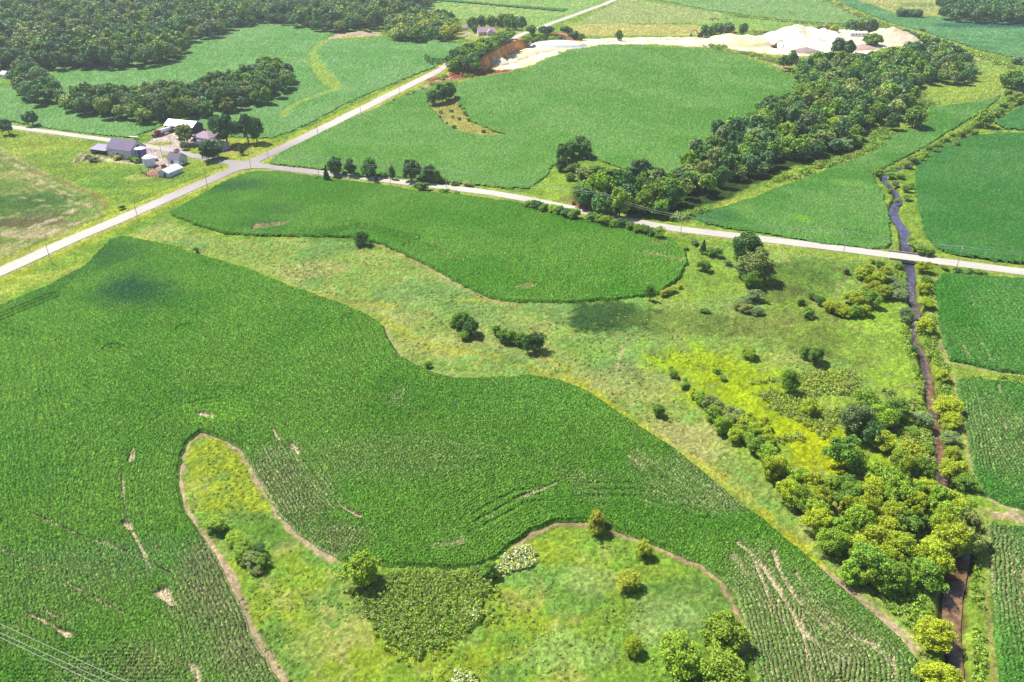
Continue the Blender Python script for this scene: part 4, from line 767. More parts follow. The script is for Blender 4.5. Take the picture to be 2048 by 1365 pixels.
MB().tube([(4.9, 0, 2.15), (5.1, 0, 2.15), (L - .4, 0, 2.15), (L - .2, 0, 2.15)], [.9, 1.15, 1.15, .9], 20).build('tank', CHROME, t)
MB().box(4.4, L - .3, -.5, .5, .7, 1.0).build('chassis', TYRE, t)
for x_ in (1.0, 5.2, 6.4, L - 2.6, L - 1.3):
    for s in (-1, 1): wheel(t, x_, s * 1.0, .52)
# pale flat trailer at the field edge
t, L = vehicle_at('flat_trailer', (258, 277), (279, 278), 'pale tapered farm trailer parked on the grass behind the barn', 'trailer')
MB().add([(0, -.2, .8), (5.5, -.9, .7), (5.5, .9, .7), (0, .2, .8), (0, -.2, 1.05), (5.5, -1.0, 1.3), (5.5, 1.0, 1.3), (0, .2, 1.05)], [(0, 3, 2, 1), (4, 5, 6, 7), (0, 1, 5, 4), (1, 2, 6, 5), (2, 3, 7, 6), (3, 0, 4, 7)]).build('bed', WHITE, t)
MB().tube([(5.4, 0, 1.2), (6.2, 0, 2.2), (7.2, 0, 2.0), (7.6, 0, .8)], [.14, .14, .14, .12], 8).build('spout', TYRE, t)
for s in (-1, 1): wheel(t, 4, s * .95, .4, .25)
def car(p1, p2, label, m_):
    t, _ = vehicle_at('parked_car', p1, p2, label, 'car')
    b = MB(); b.add([(0, -.85, .3), (4.3, -.85, .3), (4.3, .85, .3), (0, .85, .3), (.05, -.82, .85), (4.25, -.82, .9), (4.25, .82, .9), (.05, .82, .85)], [(0, 3, 2, 1), (4, 5, 6, 7), (0, 1, 5, 4), (1, 2, 6, 5), (2, 3, 7, 6), (3, 0, 4, 7)]); b.build('body', m_, t)
    MB().add([(1.0, -.76, .88), (3.9, -.76, .9), (3.9, .76, .9), (1.0, .76, .88), (1.6, -.66, 1.4), (3.4, -.66, 1.42), (3.4, .66, 1.42), (1.6, .66, 1.4)], [(0, 1, 5, 4), (1, 2, 6, 5), (2, 3, 7, 6), (3, 0, 4, 7)]).build('windows', GLASS, t)
    MB().box(1.6, 3.4, -.66, .66, 1.42, 1.47).build('roof_panel', m_, t)
    for x_ in (.8, 3.4):
        for s in (-1, 1): wheel(t, x_, s * .78, .32, .2)
car((355, 279), (363, 280), 'white car parked on the gravel left of the farmhouse tree', WHITE); car((362, 276), (370, 275), 'silver car beside the white one under the yard tree', CHROME)
car((907, 70), (914, 69), 'light car at the tree edge left of the distant house', CHROME); car((928, 73), (938, 74), 'pale pickup-sized car on the drive of the distant house', WHITE)
def wagon(p1, p2, label, m_, L=4.5):
    t, _ = vehicle_at('farm_wagon', p1, p2, label, 'wagon')
    MB().box(0, L, -1, 1, .8, .95).box(0, .1, -1, 1, .95, 1.5).box(L - .1, L, -1, 1, .95, 1.5).box(.1, L - .1, -1, -.92, .95, 1.5).box(.1, L - .1, .92, 1, .95, 1.5).build('box', m_, t)
    MB().tube([(L, 0, .8), (L + 1.6, 0, .5)], [.06, .06], 6).build('drawbar', RUST, t)
    for x_ in (.8, L - .8):
        for s in (-1, 1): wheel(t, x_, s * .95, .42, .25)
wagon((306, 318), (315, 324), 'white-topped wagon standing right of the grain bin', WHITE); wagon((330, 339), (326, 335), 'small rusty red wagon in the fenced yard', RUST, 3); wagon((341, 337), (354, 334), 'pale hay wagon in front of the small white barn', WHITE, 6)
def digger(px, py, ang, label, m_, cat='excavator'):
    a = P(px, py); t = empty('excavator', (a[0], a[1], T(*a) + (1.2 if cat == 'loader' else .2)), ang, label, cat)
    for s in (-1, 1): MB().tube([(-2, s * 1.3, .5), (2, s * 1.3, .5)], [.5, .5], 10).box(-2, 2, s * 1.3 - .3, s * 1.3 + .3, .05, .95).build('track', TYRE, t)
    MB().box(-2.2, 1.6, -1.3, 1.3, 1.05, 2.3).build('body', m_, t); MB().box(.2, 1.7, -1.25, -.2, 2.3, 3.4).build('cab', m_, t); MB().box(.3, 1.75, -1.2, -.25, 2.5, 3.2).build('cab_window', GLASS, t)
    MB().tube([(1.4, .3, 2.0), (4.2, .3, 5.4), (7.2, .3, 5.0)], [.32, .34, .26], 8).build('boom', m_, t); MB().tube([(7.2, .3, 5.0), (8.4, .3, 1.8)], [.26, .18], 8).build('stick', m_, t)
    MB().add([(7.6, -.3, 1.9), (9.0, -.3, 1.7), (8.8, -.3, .6), (7.8, -.3, .5), (7.6, .9, 1.9), (9.0, .9, 1.7), (8.8, .9, .6), (7.8, .9, .5)], [(0, 1, 2, 3), (7, 6, 5, 4), (1, 5, 6, 2), (2, 6, 7, 3), (3, 7, 4, 0)]).build('bucket', TYRE, t)
digger(1400, 75, 2.6, 'dark excavator with its arm raised at the left of the quarry trees', RUST); digger(1548, 96, .3, 'yellow excavator working at the foot of the biggest sand heap', YEL); digger(1458, 68, 2.8, 'brown excavator on the rim behind the cream sand heap', RUST)
# conveyor and rusty plant
for i, (px, py, an, lab) in enumerate([(1455, 77, -.35, 'rusty conveyor leaning on the cream sand heap'), (1518, 70, .2, 'reddish screening machine behind the quarry heaps')]):
    a = P(px, py); t = empty('conveyor', (a[0], a[1], T(*a) + (3.5 if i == 0 else .5)), an, lab, 'conveyor')
    MB().add([(-7, -.5, 3.2), (7, -.5, .4), (7, .5, .4), (-7, .5, 3.2), (-7, -.5, 3.6), (7, -.5, .8), (7, .5, .8), (-7, .5, 3.6)], [(0, 3, 2, 1), (4, 5, 6, 7), (0, 1, 5, 4), (1, 2, 6, 5), (2, 3, 7, 6), (3, 0, 4, 7)]).build('belt_frame', RUST, t)
    for x_ in (-4, 1): MB().box(x_ - .1, x_ + .1, -.6, .6, -.3, 1.6 + (-x_) * .2).build('support', RUST, t)
    MB().box(4.5, 7.5, -1.2, 1.2, .8, 2.2).build('hopper', RUST, t)

# ---------------------------------------------------------------- yard fence and garden
def fence(pts, label, h=1.2, step=2.2):
    w_ = PP(pts); t = empty('yard_fence', (w_[0][0], w_[0][1], T(*w_[0][:2])), 0, label, 'fence'); ox, oy, oz = t.location; r = MB()
    for i in range(len(w_) - 1):
        (ax, ay), (bx_, by_) = w_[i][:2], w_[i + 1][:2]; L = math.hypot(bx_ - ax, by_ - ay); n = max(1, round(L / step)); d = (bx_ - ax) / L, (by_ - ay) / L
        for k in range(n + (i == len(w_) - 2)):
            x, y = ax + (bx_ - ax) * k / n, ay + (by_ - ay) * k / n; MB().box(x - ox - .08, x - ox + .08, y - oy - .08, y - oy + .08, T(x, y) - oz - .1, T(x, y) - oz + h).build('post', BROWN, t)
        for zz in (.45, .95): r.tube([(ax - ox, ay - oy, T(ax, ay) - oz + zz), (bx_ - ox, by_ - oy, T(bx_, by_) - oz + zz)], [.06, .06], 4)
    r.build('rail', BROWN, t)
fence([(281, 339), (285, 348), (298, 354), (318, 357), (337, 359)], 'wooden rail fence round the left side of the long shed yard'); fence([(288, 349), (302, 340), (312, 334)], 'weathered timber fence running up to the grain bin'); fence([(345, 359), (368, 355), (380, 352)], 'thin pale fence right of the long shed')
fence([(150, 326), (178, 318), (200, 322)], 'low timber edging fence below the garden beds', .6)

# ---------------------------------------------------------------- utility poles and wires
M_pole = mat('pole_wood', (.46, .42, .39), .9, 0, .15, 2); M_wire = mat('bare_wire', A(236, 236, 230), .5)
POLES = {}
def pole(px, py, h, key, label, arm=True, ang=None, lat=None):
    x, y = P(px, py); z = T(x, y); a = ang if ang is not None else BA
    t = empty('utility_pole', (x, y, z - .2), a, label, 'utility pole', 'utility poles along the roads')
    MB().tube([(0, 0, 0), (0, 0, h)], [.13, .09], 8).build('shaft', M_pole, t)
    if arm:
        MB().box(-.06, .06, -1.2, 1.2, h - .75, h - .6).build('crossarm', M_pole, t)
        for s in (-1.05, 0, 1.05): MB().tube([(0, s, h - .6 if s else h), (0, s, h - .42 if s else h + .18)], [.05, .05], 6).build('insulator', WHITE, t)
    POLES[key] = [(x - math.sin(a) * s, y + math.cos(a) * s, z + (h - .65 if s else h - .05)) for s in (-1.05, 0, 1.05)]
pole(103, 527, 8.5, 'a', 'utility pole left of the near stretch of the diagonal road', False); pole(277, 443, 8.5, 'b', 'utility pole beside the diagonal road level with the mown hay field', False)
pole(415, 375, 8.5, 'c', 'utility pole beside the diagonal road just below the crossroads', False); pole(502, 339, 9, 'd', 'utility pole at the lower corner of the crossroads'); pole(537, 319, 9, 'e', 'utility pole in the upper right corner of the crossroads', False)
pole(482, 321, 8, 'f', 'utility pole on the lawn above the crossroads', False); pole(324, 312, 8, 'g', 'utility pole standing in the middle of the farmyard', False); pole(342, 291, 8, 'h', 'utility pole on the oval lawn of the farmyard', False); pole(442, 334, 3, 'sg', 'short post beside the gravel road at the crossroads', False)
pole(636, 273, 9, 'i', 'utility pole by the diagonal road beside the pale field', False); pole(722, 232, 9, 'j', 'utility pole halfway up the diagonal road', False); pole(799, 189, 9, 'k', 'utility pole near the top of the diagonal road', False)
pole(638, 352, 9.5, 'm', 'utility pole left of the dark conifer on the right-hand road'); pole(781, 371, 9.5, 'n', 'utility pole among the row of trees on the right-hand road'); pole(893, 377, 9.5, 'o', 'utility pole right of the row of trees on the road')
pole(1207, 430, 9.5, 'p', 'tall pale utility pole in front of the woodland beside the bushy hedge'); pole(1361, 470, 8, 'q', 'utility pole at the right end of the bushy hedge'); pole(1687, 504, 8.5, 'r', 'utility pole halfway between the big trees and the bridge', True); pole(1913, 536, 8.5, 's', 'utility pole right of the bridge', True); pole(2140, 552, 9, 't', 'utility pole beyond the right edge')
def wire(a, b, sag, r, label):
    n = 14; pts = []; 
    for k in range(n + 1): u = k / n; pts.append((a[0] + (b[0] - a[0]) * u, a[1] + (b[1] - a[1]) * u, a[2] + (b[2] - a[2]) * u - sag * 4 * u * (1 - u)))
    o = MB().tube(pts, [r] * (n + 1), 5).build('overhead_wire', M_wire); tag(o, label, 'power line', 'overhead wires')
seq = ['d', 'm', 'n', 'o', 'p', 'q', 'r', 's', 't']; nms = ['crossroads', 'dark conifer', 'row of trees', 'row end', 'hedge', 'hedge end', 'mid-road pole', 'bridge', 'right edge']
for i in range(len(seq) - 1):
    for k in range(3): wire(POLES[seq[i]][k], POLES[seq[i + 1]][k], 1.0 + (k == 1) * .2, .035, 'wire from the %s to the %s, %s of three' % (nms[i], nms[i + 1], ['nearest', 'middle', 'farthest'][k]))
# the line crossing the lower left corner
for k, ((ax, ay), (bx_, by_), lab) in enumerate([((-160, 1172), (262, 1365), 'upper'), ((-160, 1190), (224, 1365), 'middle'), ((-160, 1196), (210, 1372), 'lowest')]):
    a = ray(ax, ay, 9); b = ray(bx_, by_, 9); a = np.array([a[0], a[1], 9.0]); b = np.array([b[0], b[1], 9.0]); d = b - a
    wire(tuple(a - d * .3), tuple(b + d * .4), .5, .035, '%s of the three pale wires crossing the lower left corner' % lab)
print('objects', time.time() - T0)

# ---------------------------------------------------------------- foliage
M_leaf = mat_leaf('foliage'); M_bark = mat('bark', (.09, .07, .055), .95, 0, .25, 4)
def leafcloud(cen, rad, n, size, rng, up=.35, inner=.0, tint=.42, flatz=1.0):
    """n leaf sprays on each ellipsoid lobe; cen (m,3) rad (m,3) -> verts, quads, colour factors"""
    m = len(cen); d = rng.normal(size=(m, n, 3)); d[..., 2] += up; d /= np.linalg.norm(d, axis=2, keepdims=True)
    rr_ = (.80 + .28 * rng.random((m, n, 1))) * (1 - inner * rng.random((m, n, 1)))
    p = cen[:, None, :] + d * rad[:, None, :] * rr_
    nr = d * 1.0 + rng.normal(size=(m, n, 3)) * .85; nr[..., 2] += .25; nr /= np.linalg.norm(nr, axis=2, keepdims=True)
    a = np.cross(nr, rng.normal(size=(m, n, 3))); a /= np.linalg.norm(a, axis=2, keepdims=True) + 1e-9; b = np.cross(nr, a)
    s = size * (.6 + .8 * rng.random((m, n, 1))) * .5
    q = np.stack([p - a * s - b * s * .7, p + a * s - b * s * .7, p + a * s * .8 + b * s * .7 + nr * s * .3, p - a * s * .8 + b * s * .7], 2)
    V = q.reshape(-1, 3); c = (1 - tint + 2 * tint * rng.random((m, n, 1, 1))) * (1 - .12 + .24 * rng.random((m, 1, 1, 1))) * np.ones((m, n, 4, 1))
    hue = rng.random((m, n, 1, 1)); c = c * np.concatenate([.86 + .3 * hue, np.ones_like(hue), 1.1 - .3 * hue], 3)
    return V, np.arange(len(V)).reshape(-1, 4), c.reshape(-1, 3)
def crown_lobes(kind, rng):
    """unit tree: crown radius 1, height 1 -> lobe centres and radii"""
    if kind == 'broad': n, z0, z1, rl = 36, .16, .90, .30
    elif kind == 'round': n, z0, z1, rl = 34, .16, .86, .34
    elif kind == 'low': n, z0, z1, rl = 34, .10, .84, .33
    elif kind == 'bush': n, z0, z1, rl = 26, .12, .88, .36
    elif kind == 'open': n, z0, z1, rl = 40, .20, .94, .22
    elif kind == 'cone': n, z0, z1, rl = 30, .12, .96, .30
    C_ = []; R_ = []; zm = (z0 + z1) / 2; hz = (z1 - z0) / 2
    sk = rng.normal(size=3) * .10
    for i in range(n):
        if kind == 'cone':
            u = (i + .5) / n; z = z0 + (z1 - z0) * u; r = (1 - u) * .8 * (.6 + .4 * rng.random()); a = i * 2.4
            C_.append((r * math.cos(a), r * math.sin(a), z)); R_.append((rl * (1.15 - u * .7), rl * (1.15 - u * .7), .10)); continue
        a = i * 2.39996 + rng.random() * .6; u = rng.random() ** .8 * 1.85 - .87       # more lobes high up
        u = min(u, .98); rho = math.sqrt(max(0, 1 - u * u)); k = (.50 + .26 * rng.random()) * (1 + .18 * math.sin(a * 2 + sk[0] * 30)); 
        if i % 5 == 0: k *= .5
        C_.append((rho * k * math.cos(a) + sk[0], rho * k * math.sin(a) + sk[1], zm + u * hz * .92)); q = rl * (.75 + .5 * rng.random())
        R_.append((q, q, q * hz * 1.5))
    return np.array(C_), np.array(R_)
PROTO = {}
def proto(kind, v, near):
    key = (kind, v, near)
    if key in PROTO: return PROTO[key]
    rng = np.random.default_rng(abs(hash((['broad', 'round', 'low', 'bush', 'open', 'cone'].index(kind), v))) % 99991)
    c, r = crown_lobes(kind, rng)
    # modelled at 10 m high, 5 m crown radius
    S = np.array([5.0, 5.0, 10.0]); c = c * S; r = r * S
    n = {2: 50, 1: 30, 0: 80}[near]; sz = {2: .31, 1: .50, 0: .85}[near]
    if near:                                      # each limb's foliage breaks into smaller sprays
        k = 7; d = rng.normal(size=(len(c), k, 3)); d[..., 2] += .3; d /= np.linalg.norm(d, axis=2, keepdims=True)
        c0_ = c; c = (c[:, None, :] + d * r[:, None, :] * (.5 + .3 * rng.random((len(c), k, 1)))).reshape(-1, 3); r = (r[:, None, :] * (.34 + .22 * rng.random((len(c0_), k, 1)))).reshape(-1, 3)
    if kind == 'open': n = int(n * .7)
    V, Q, cc = leafcloud(c, r, n, sz, rng)
    keep = V[:, 2].reshape(-1, 4).min(1) > .25; Q = Q[keep]
    me = np_mesh('crown', V, Q, cc); me.materials.append(M_leaf)
    tb = MB(); lean = rng.normal(size=2) * .25
    zt = {'bush': 3.5, 'cone': 9.2}.get(kind, 6.4)
    tb.tube([(0, 0, -.4), (lean[0] * .3, lean[1] * .3, 1.6), (lean[0] * .8, lean[1] * .8, zt * .6), (lean[0], lean[1], zt)], [.34, .26, .2, .09], 7)
    if kind not in ('cone',):
        for i in rng.choice(len(c), 7, replace=False):
            z_ = zt * (.3 + .4 * rng.random()); e = c[i]
            tb.tube([(lean[0] * z_ / zt, lean[1] * z_ / zt, z_), tuple((e + np.array([0, 0, z_])) / 2 * np.array([1, 1, 1])), tuple(e)], [.13, .09, .03], 5)
    tm = bpy.data.meshes.new('trunk'); tm.from_pydata(tb.v, [], tb.f); tm.materials.append(M_bark)
    PROTO[key] = (me, tm); return PROTO[key]
HUE = {'dark': (78, 120, 50), 'deep': (54, 98, 44), 'mid': (108, 144, 40), 'olive': (130, 146, 72), 'grey': (112, 136, 80), 'yel': (146, 162, 26), 'lime': (124, 156, 34), 'blue': (80, 118, 70), 'gold': (158, 166, 46), 'brown': (150, 110, 80), 'grass': (116, 142, 56)}
KL = 1.9
def leafcol(h, rng_=rnd, var=.22):
    c = A(*HUE[h]) * KL * 1.45; k = 1 + rng_.uniform(-var, var); j = rng_.uniform(-.08, .08)
    return np.array([c[0] * k * (1 + j), c[1] * k, c[2] * k * (1 - j)])
cnt = [0]
def tree(x, y, r, h, hue, kind, label, group=None, name='tree', cat='tree', near=None):
    if len(label.split()) > 16: print('LONG', label)
    cnt[0] += 1; d = math.hypot(math.hypot(x, y), CH)
    if near is None: near = 2 if d < 330 else (1 if d < 560 else 0)
    me, tm = proto(kind, rnd.randrange(4 if near else 3), near)
    t = empty(name, (x, y, T(x, y)), rnd.uniform(0, 6.28), label, cat, group)
    q_ = rnd.uniform(.86, 1.18); s = (r / 5.0 * q_, r / 5.0 / q_, h / 10.0 * rnd.uniform(.92, 1.08)); c = leafcol(hue)
    for nme, mm in (('trunk', tm), ('crown', me)):
        o = bpy.data.objects.new(nme, mm); COL.objects.link(o); o.parent = t; o.scale = s
        if nme == 'crown': o.color = (*c, 1)
    return t
def at_centre(px, py, h): return P(px, py, .55 * h)
ORD = ['leftmost', 'second from the left', 'third from the left', 'fourth from the left', 'fifth from the left', 'sixth from the left', 'seventh from the left', 'eighth from the left', 'ninth from the left', 'tenth from the left', 'eleventh from the left', 'twelfth from the left', 'thirteenth from the left', 'fourteenth from the left', 'fifteenth from the left', 'sixteenth from the left', 'seventeenth from the left', 'eighteenth from the left', 'nineteenth from the left', 'twentieth from the left']
HW = {'dark': 'dark green', 'deep': 'deep green', 'mid': 'mid green', 'olive': 'olive', 'grey': 'grey-green', 'yel': 'yellow-green', 'lime': 'bright green', 'blue': 'bluish green', 'gold': 'golden', 'brown': 'brown', 'grass': 'green'}
def singles(lst):
    for px, py, r, h, hue, kind, name, label in lst:
        x, y = at_centre(px, py, h); tree(x, y, r, h, hue, kind, label, None, name, 'shrub' if 'shrub' in name or 'bush' in name else 'tree')
def cluster(lst, where, noun='tree', group=None):
    """countable members of one row or clump: told apart by colour and by their order from the left"""
    lst = sorted(lst)
    for i, (px, py, r, h, hue, kind) in enumerate(lst):
        x, y = at_centre(px, py, h); lab = '%s %s, %s in the %s' % (HW[hue], noun, ORD[i], where)
        tree(x, y, r, h, hue, kind, lab, group or ('%ss in the %s' % (noun, where)), noun.replace(' ', '_'), 'shrub' if noun in ('shrub', 'bush') else 'tree')
# trees that stand alone
singles([
 (1898, 1002, 3.6, 6.5, 'yel', 'low', 'tree', 'yellow-green tree leaning over the creek at the top of the hidden bend'), (1922, 1022, 3.8, 7, 'yel', 'low', 'tree', 'yellow-green tree right of the hidden bend of the creek'), (1897, 1038, 4.0, 7, 'lime', 'low', 'tree', 'green tree in the middle of the hidden bend of the creek'), (1931, 1052, 3.8, 7, 'olive', 'open', 'tree', 'thin olive tree at the right of the hidden bend'), (1905, 1072, 4.2, 7.6, 'yel', 'low', 'tree', 'yellow-green tree at the lower end of the hidden bend'), (1936, 1082, 3.4, 6.5, 'olive', 'low', 'tree', 'olive tree where the creek comes out from under the trees'),
 (1740, 1128, 4.8, 8.5, 'mid', 'low', 'tree', 'dense mid green tree at the foot of the creekside thicket'), (1708, 1140, 3.2, 5, 'lime', 'low', 'tree', 'lower green tree at the left foot of the creekside thicket'), (1778, 1150, 3.8, 6.5, 'mid', 'low', 'tree', 'dark lower tree at the right foot of the creekside thicket'), (1868, 1112, 4.0, 7.5, 'yel', 'low', 'tree', 'yellow-green tree at the lower right foot of the creekside thicket'),
 (1545, 935, 3.2, 5.4, 'yel', 'low', 'tree', 'yellow-green tree at the upper left corner of the creekside thicket'), (1580, 985, 3.4, 5.6, 'yel', 'low', 'tree', 'yellow-green tree on the left flank of the creekside thicket'), (1640, 1040, 3.6, 6, 'yel', 'low', 'tree', 'yellow-green tree halfway down the left flank of the thicket'), (1536, 904, 2.8, 4.6, 'lime', 'low', 'small_tree', 'small tree joining the hedge to the creekside thicket'), (1560, 930, 2.8, 4.6, 'yel', 'low', 'small_tree', 'small tree just inside the upper left corner of the thicket'), (1602, 962, 3.4, 5.6, 'lime', 'open', 'tree', 'loose green tree on the upper left flank of the thicket'), (1622, 1002, 3.4, 6.0, 'yel', 'low', 'tree', 'round yellow-green tree low on the left flank of the thicket'), (1668, 1078, 3.6, 6.2, 'lime', 'low', 'tree', 'bright tree above the foot of the thicket on its left'),
 (14, 253, 4.6, 8, 'blue', 'open', 'tree', 'leaning dark tree by the gravel road at the left edge'), (62, 236, 4.6, 8, 'blue', 'open', 'tree', 'small open-crowned tree on the far side of the gravel road'),
 (371, 267, 6.2, 10, 'olive', 'open', 'tree', 'grey-green yard tree in front of the white machine shed'), (367, 291, 2.4, 4.2, 'olive', 'round', 'small_tree', 'small round tree on the lawn left of the farmhouse'),
 (449, 256, 8.2, 17, 'blue', 'open', 'oak_tree', 'tallest oak on the lawn right of the farmhouse'), (492, 256, 5.6, 15, 'blue', 'open', 'oak_tree', 'oak on the right end of the farm lawn, left stem'), (510, 256, 6.0, 14, 'dark', 'open', 'oak_tree', 'oak on the right end of the farm lawn, right stem'), (426, 250, 4.2, 11, 'blue', 'open', 'tree', 'thin tree behind the tallest oak, on its left'),
 (423, 300, 6.2, 9, 'deep', 'round', 'maple_tree', 'dense round deep green maple in front of the farmhouse'), (481, 299, 1.9, 5, 'dark', 'round', 'sapling', 'young lollipop tree on the lawn near the crossroads'),
 (222, 303, 2.0, 3.6, 'deep', 'bush', 'shrub', 'dark shrub against the left end of the barn wall'), (246, 309, 1.6, 2.6, 'grey', 'bush', 'shrub', 'grey shrub in the middle of the barn wall'), (262, 317, 2.2, 2.6, 'mid', 'bush', 'shrub', 'green shrub below the right end of the barn wall'), (274, 321, 2.2, 2.4, 'lime', 'bush', 'shrub', 'bright weedy shrub beside the blue silo'), (234, 315, 2.4, 1.8, 'gold', 'bush', 'shrub', 'yellowish weed clump in front of the barn'), (186, 319, 2.6, 2.2, 'grey', 'bush', 'shrub', 'grey-green shrub in the garden below the open shed'), (176, 313, 2.2, 1.6, 'grey', 'bush', 'shrub', 'low grey plant clump in the garden beds'),
 (724, 476, 3.4, 5.2, 'dark', 'round', 'small_tree', 'single round tree on the lower edge of the round-ended corn field'), (392, 500, 1.3, 2, 'dark', 'bush', 'shrub', 'little dark shrub on the upper edge of the big corn field'), (244, 414, 1.6, 1.6, 'mid', 'bush', 'shrub', 'low shrub at the point of the hay field'), (856, 730, 1.2, 1.7, 'mid', 'bush', 'shrub', 'tiny shrub on the rim of the corn below the two clumps'),
 (1301, 586, 1.7, 5.2, 'mid', 'round', 'small_tree', 'narrow small tree at the lower right of the round-ended field'), (1316, 819, 2.0, 3.4, 'mid', 'round', 'small_tree', 'lone round shrubby tree in the meadow above the big corn field'),
 (1493, 492, 6.6, 13, 'dark', 'broad', 'tree', 'tallest dark tree beside the right-hand road'), (1519, 525, 6.4, 12, 'olive', 'low', 'tree', 'big pale olive tree in front of the tallest roadside tree'), (1506, 560, 3.6, 6, 'mid', 'low', 'tree', 'lower green tree under the big pale olive tree'), (1484, 540, 3.2, 5, 'grey', 'bush', 'shrub', 'grey scrub under the tallest roadside tree'),
 (1635, 708, 3.1, 5.6, 'mid', 'low', 'small_tree', 'rounded single tree in the middle of the wet meadow'), (1612, 703, 2.0, 3.6, 'mid', 'bush', 'shrub', 'shrub just left of the rounded single meadow tree'), (1499, 704, 3.1, 3.2, 'lime', 'bush', 'shrub', 'low yellowish shrub dome in the dark part of the meadow'), (1410, 620, 1.7, 1.6, 'mid', 'bush', 'shrub', 'small round shrub in the brown patch of the meadow'),
 (1196, 1042, 2.6, 5.2, 'gold', 'round', 'small_tree', 'golden-green tree on the soil rim at the top of the lower meadow'), (1291, 1098, 1.9, 3.6, 'gold', 'round', 'small_tree', 'small golden tree on the rim right of the first one'), (1255, 1159, 2.8, 3.2, 'gold', 'bush', 'shrub', 'broad golden shrub in the middle of the lower meadow'), (1264, 1290, 1.9, 3.4, 'yel', 'round', 'small_tree', 'small yellow-green tree near the bottom of the lower meadow'),
 (1362, 1303, 4.4, 6.6, 'lime', 'low', 'tree', 'left tree of the trio at the bottom edge'), (1447, 1264, 4.6, 6.4, 'lime', 'low', 'tree', 'top tree of the trio at the bottom edge'), (1443, 1332, 5.2, 6.2, 'lime', 'low', 'tree', 'right-hand nearest tree of the trio at the bottom edge'),
 (720, 1142, 4.2, 6.4, 'lime', 'round', 'tree', 'bright green round tree where the lower meadow meets the corn'), (977, 1140, 2.0, 3.4, 'mid', 'round', 'small_tree', 'small tree between the weed thicket and the white blossom'),
 (1697, 910, 4.8, 8, 'mid', 'round', 'tree', 'dense green round tree rising from the yellow thicket'), (1716, 840, 5.0, 8.4, 'grey', 'low', 'tree', 'large grey-green willow in the middle of the thicket'), (1762, 832, 4.4, 6, 'lime', 'low', 'tree', 'bright green tree right of the grey willow'), (1733, 798, 4.0, 6, 'lime', 'low', 'tree', 'bright green tree behind the grey willow'), (1792, 815, 3.6, 6, 'mid', 'low', 'tree', 'green tree at the right end of the willow group'), (1743, 868, 3.8, 5.6, 'dark', 'low', 'tree', 'dark tree below the grey willow'), (1770, 880, 3.6, 5, 'yel', 'low', 'tree', 'yellowish tree below the bright green one'), (1582, 762, 2.8, 6.2, 'lime', 'round', 'small_tree', 'bright upright tree in the yellow weed patch'), (1622, 816, 2.6, 4.4, 'yel', 'low', 'small_tree', 'yellow-green bush tree above the yellow weed patch'),
 (1874, 1264, 3.9, 5.4, 'yel', 'low', 'tree', 'round yellow-green tree on the creek bank near the bottom'), (1878, 1352, 3.5, 4.6, 'yel', 'low', 'tree', 'yellow-green tree at the bottom edge beside the creek'),
 (2018, 185, 3.4, 4, 'mid', 'bush', 'shrub', 'shrub at the top of the creek near the right edge'), (1970, 236, 6.4, 9, 'lime', 'open', 'willow_tree', 'airy willow leaning over the creek near the right edge'), (2028, 158, 7, 11, 'mid', 'broad', 'tree', 'big tree at the right edge above the creek'), (2045, 166, 7, 11, 'dark', 'broad', 'tree', 'dark tree cut by the right edge above the creek'), (2040, 120, 5, 6, 'grey', 'low', 'tree', 'grey-green tree at the right edge beside the blue-green field'),
 (1829, 234, 7.6, 11, 'mid', 'broad', 'tree', 'outlying broad tree at the right of the woodland'), (1787, 244, 5.6, 9, 'dark', 'broad', 'tree', 'dark outlying tree left of the outlying broad one'),
 (1238, 71, 3.4, 8, 'mid', 'round', 'tree', 'single tree on the far rim of the quarry'), (1674, 92, 6.6, 15, 'blue', 'open', 'tree', 'tall tree at the right foot of the biggest sand heap'), (1697, 97, 6.0, 13, 'blue', 'broad', 'tree', 'second tall tree right of the biggest sand heap'), (1743, 77, 9.6, 9, 'mid', 'low', 'tree', 'broad tree between the site office and the tan heap'), (1702, 52, 8, 12, 'blue', 'open', 'tree', 'tree behind the left of the site office'), (1722, 53, 6, 11, 'mid', 'broad', 'tree', 'tree behind the right of the site office'), (1744, 53, 7.4, 12, 'blue', 'broad', 'tree', 'broad tree right of and behind the site office'),
 (1457, 57, 5.6, 10, 'dark', 'broad', 'tree', 'round tree in the middle of the quarry far rim'), (1487, 58, 4.6, 9, 'dark', 'broad', 'tree', 'smaller dark tree right of it on the quarry far rim'), (1148, 405, 1.4, 1.6, 'brown', 'bush', 'shrub', 'reddish dead brush at the lower left tip of the woodland'),
])
cluster([(667, 330, 4.2, 9, 'dark', 'round'), (700, 333, 3.4, 8, 'dark', 'round'), (736, 335, 4.6, 8.5, 'dark', 'round'), (783, 345, 1.8, 6, 'dark', 'round'), (822, 341, 5.2, 9, 'blue', 'broad'), (858, 346, 4.4, 7.6, 'dark', 'round'), (873, 352, 2.4, 6, 'mid', 'round')], 'row along the right-hand road')
cluster([(652, 347, 1.7, 7, 'deep', 'cone'), (752, 356, 1.4, 4, 'deep', 'cone')], 'pair beside the road', 'conifer')
cluster([(843, 373, 3.3, 3.6, 'mid', 'bush'), (888, 382, 2.4, 2, 'mid', 'bush'), (886, 361, 2.4, 2.4, 'mid', 'bush'), (910, 365, 2.4, 2.2, 'grey', 'bush'), (937, 368, 2.4, 1.8, 'olive', 'bush'), (913, 387, 1.8, 1.4, 'mid', 'bush'), (768, 350, 2, 2.6, 'mid', 'bush'), (634, 355, 2.2, 1.6, 'mid', 'bush'), (690, 347, 1.6, 1.6, 'mid', 'bush'), (722, 349, 2, 2, 'mid', 'bush')], 'verge of the right-hand road', 'shrub')
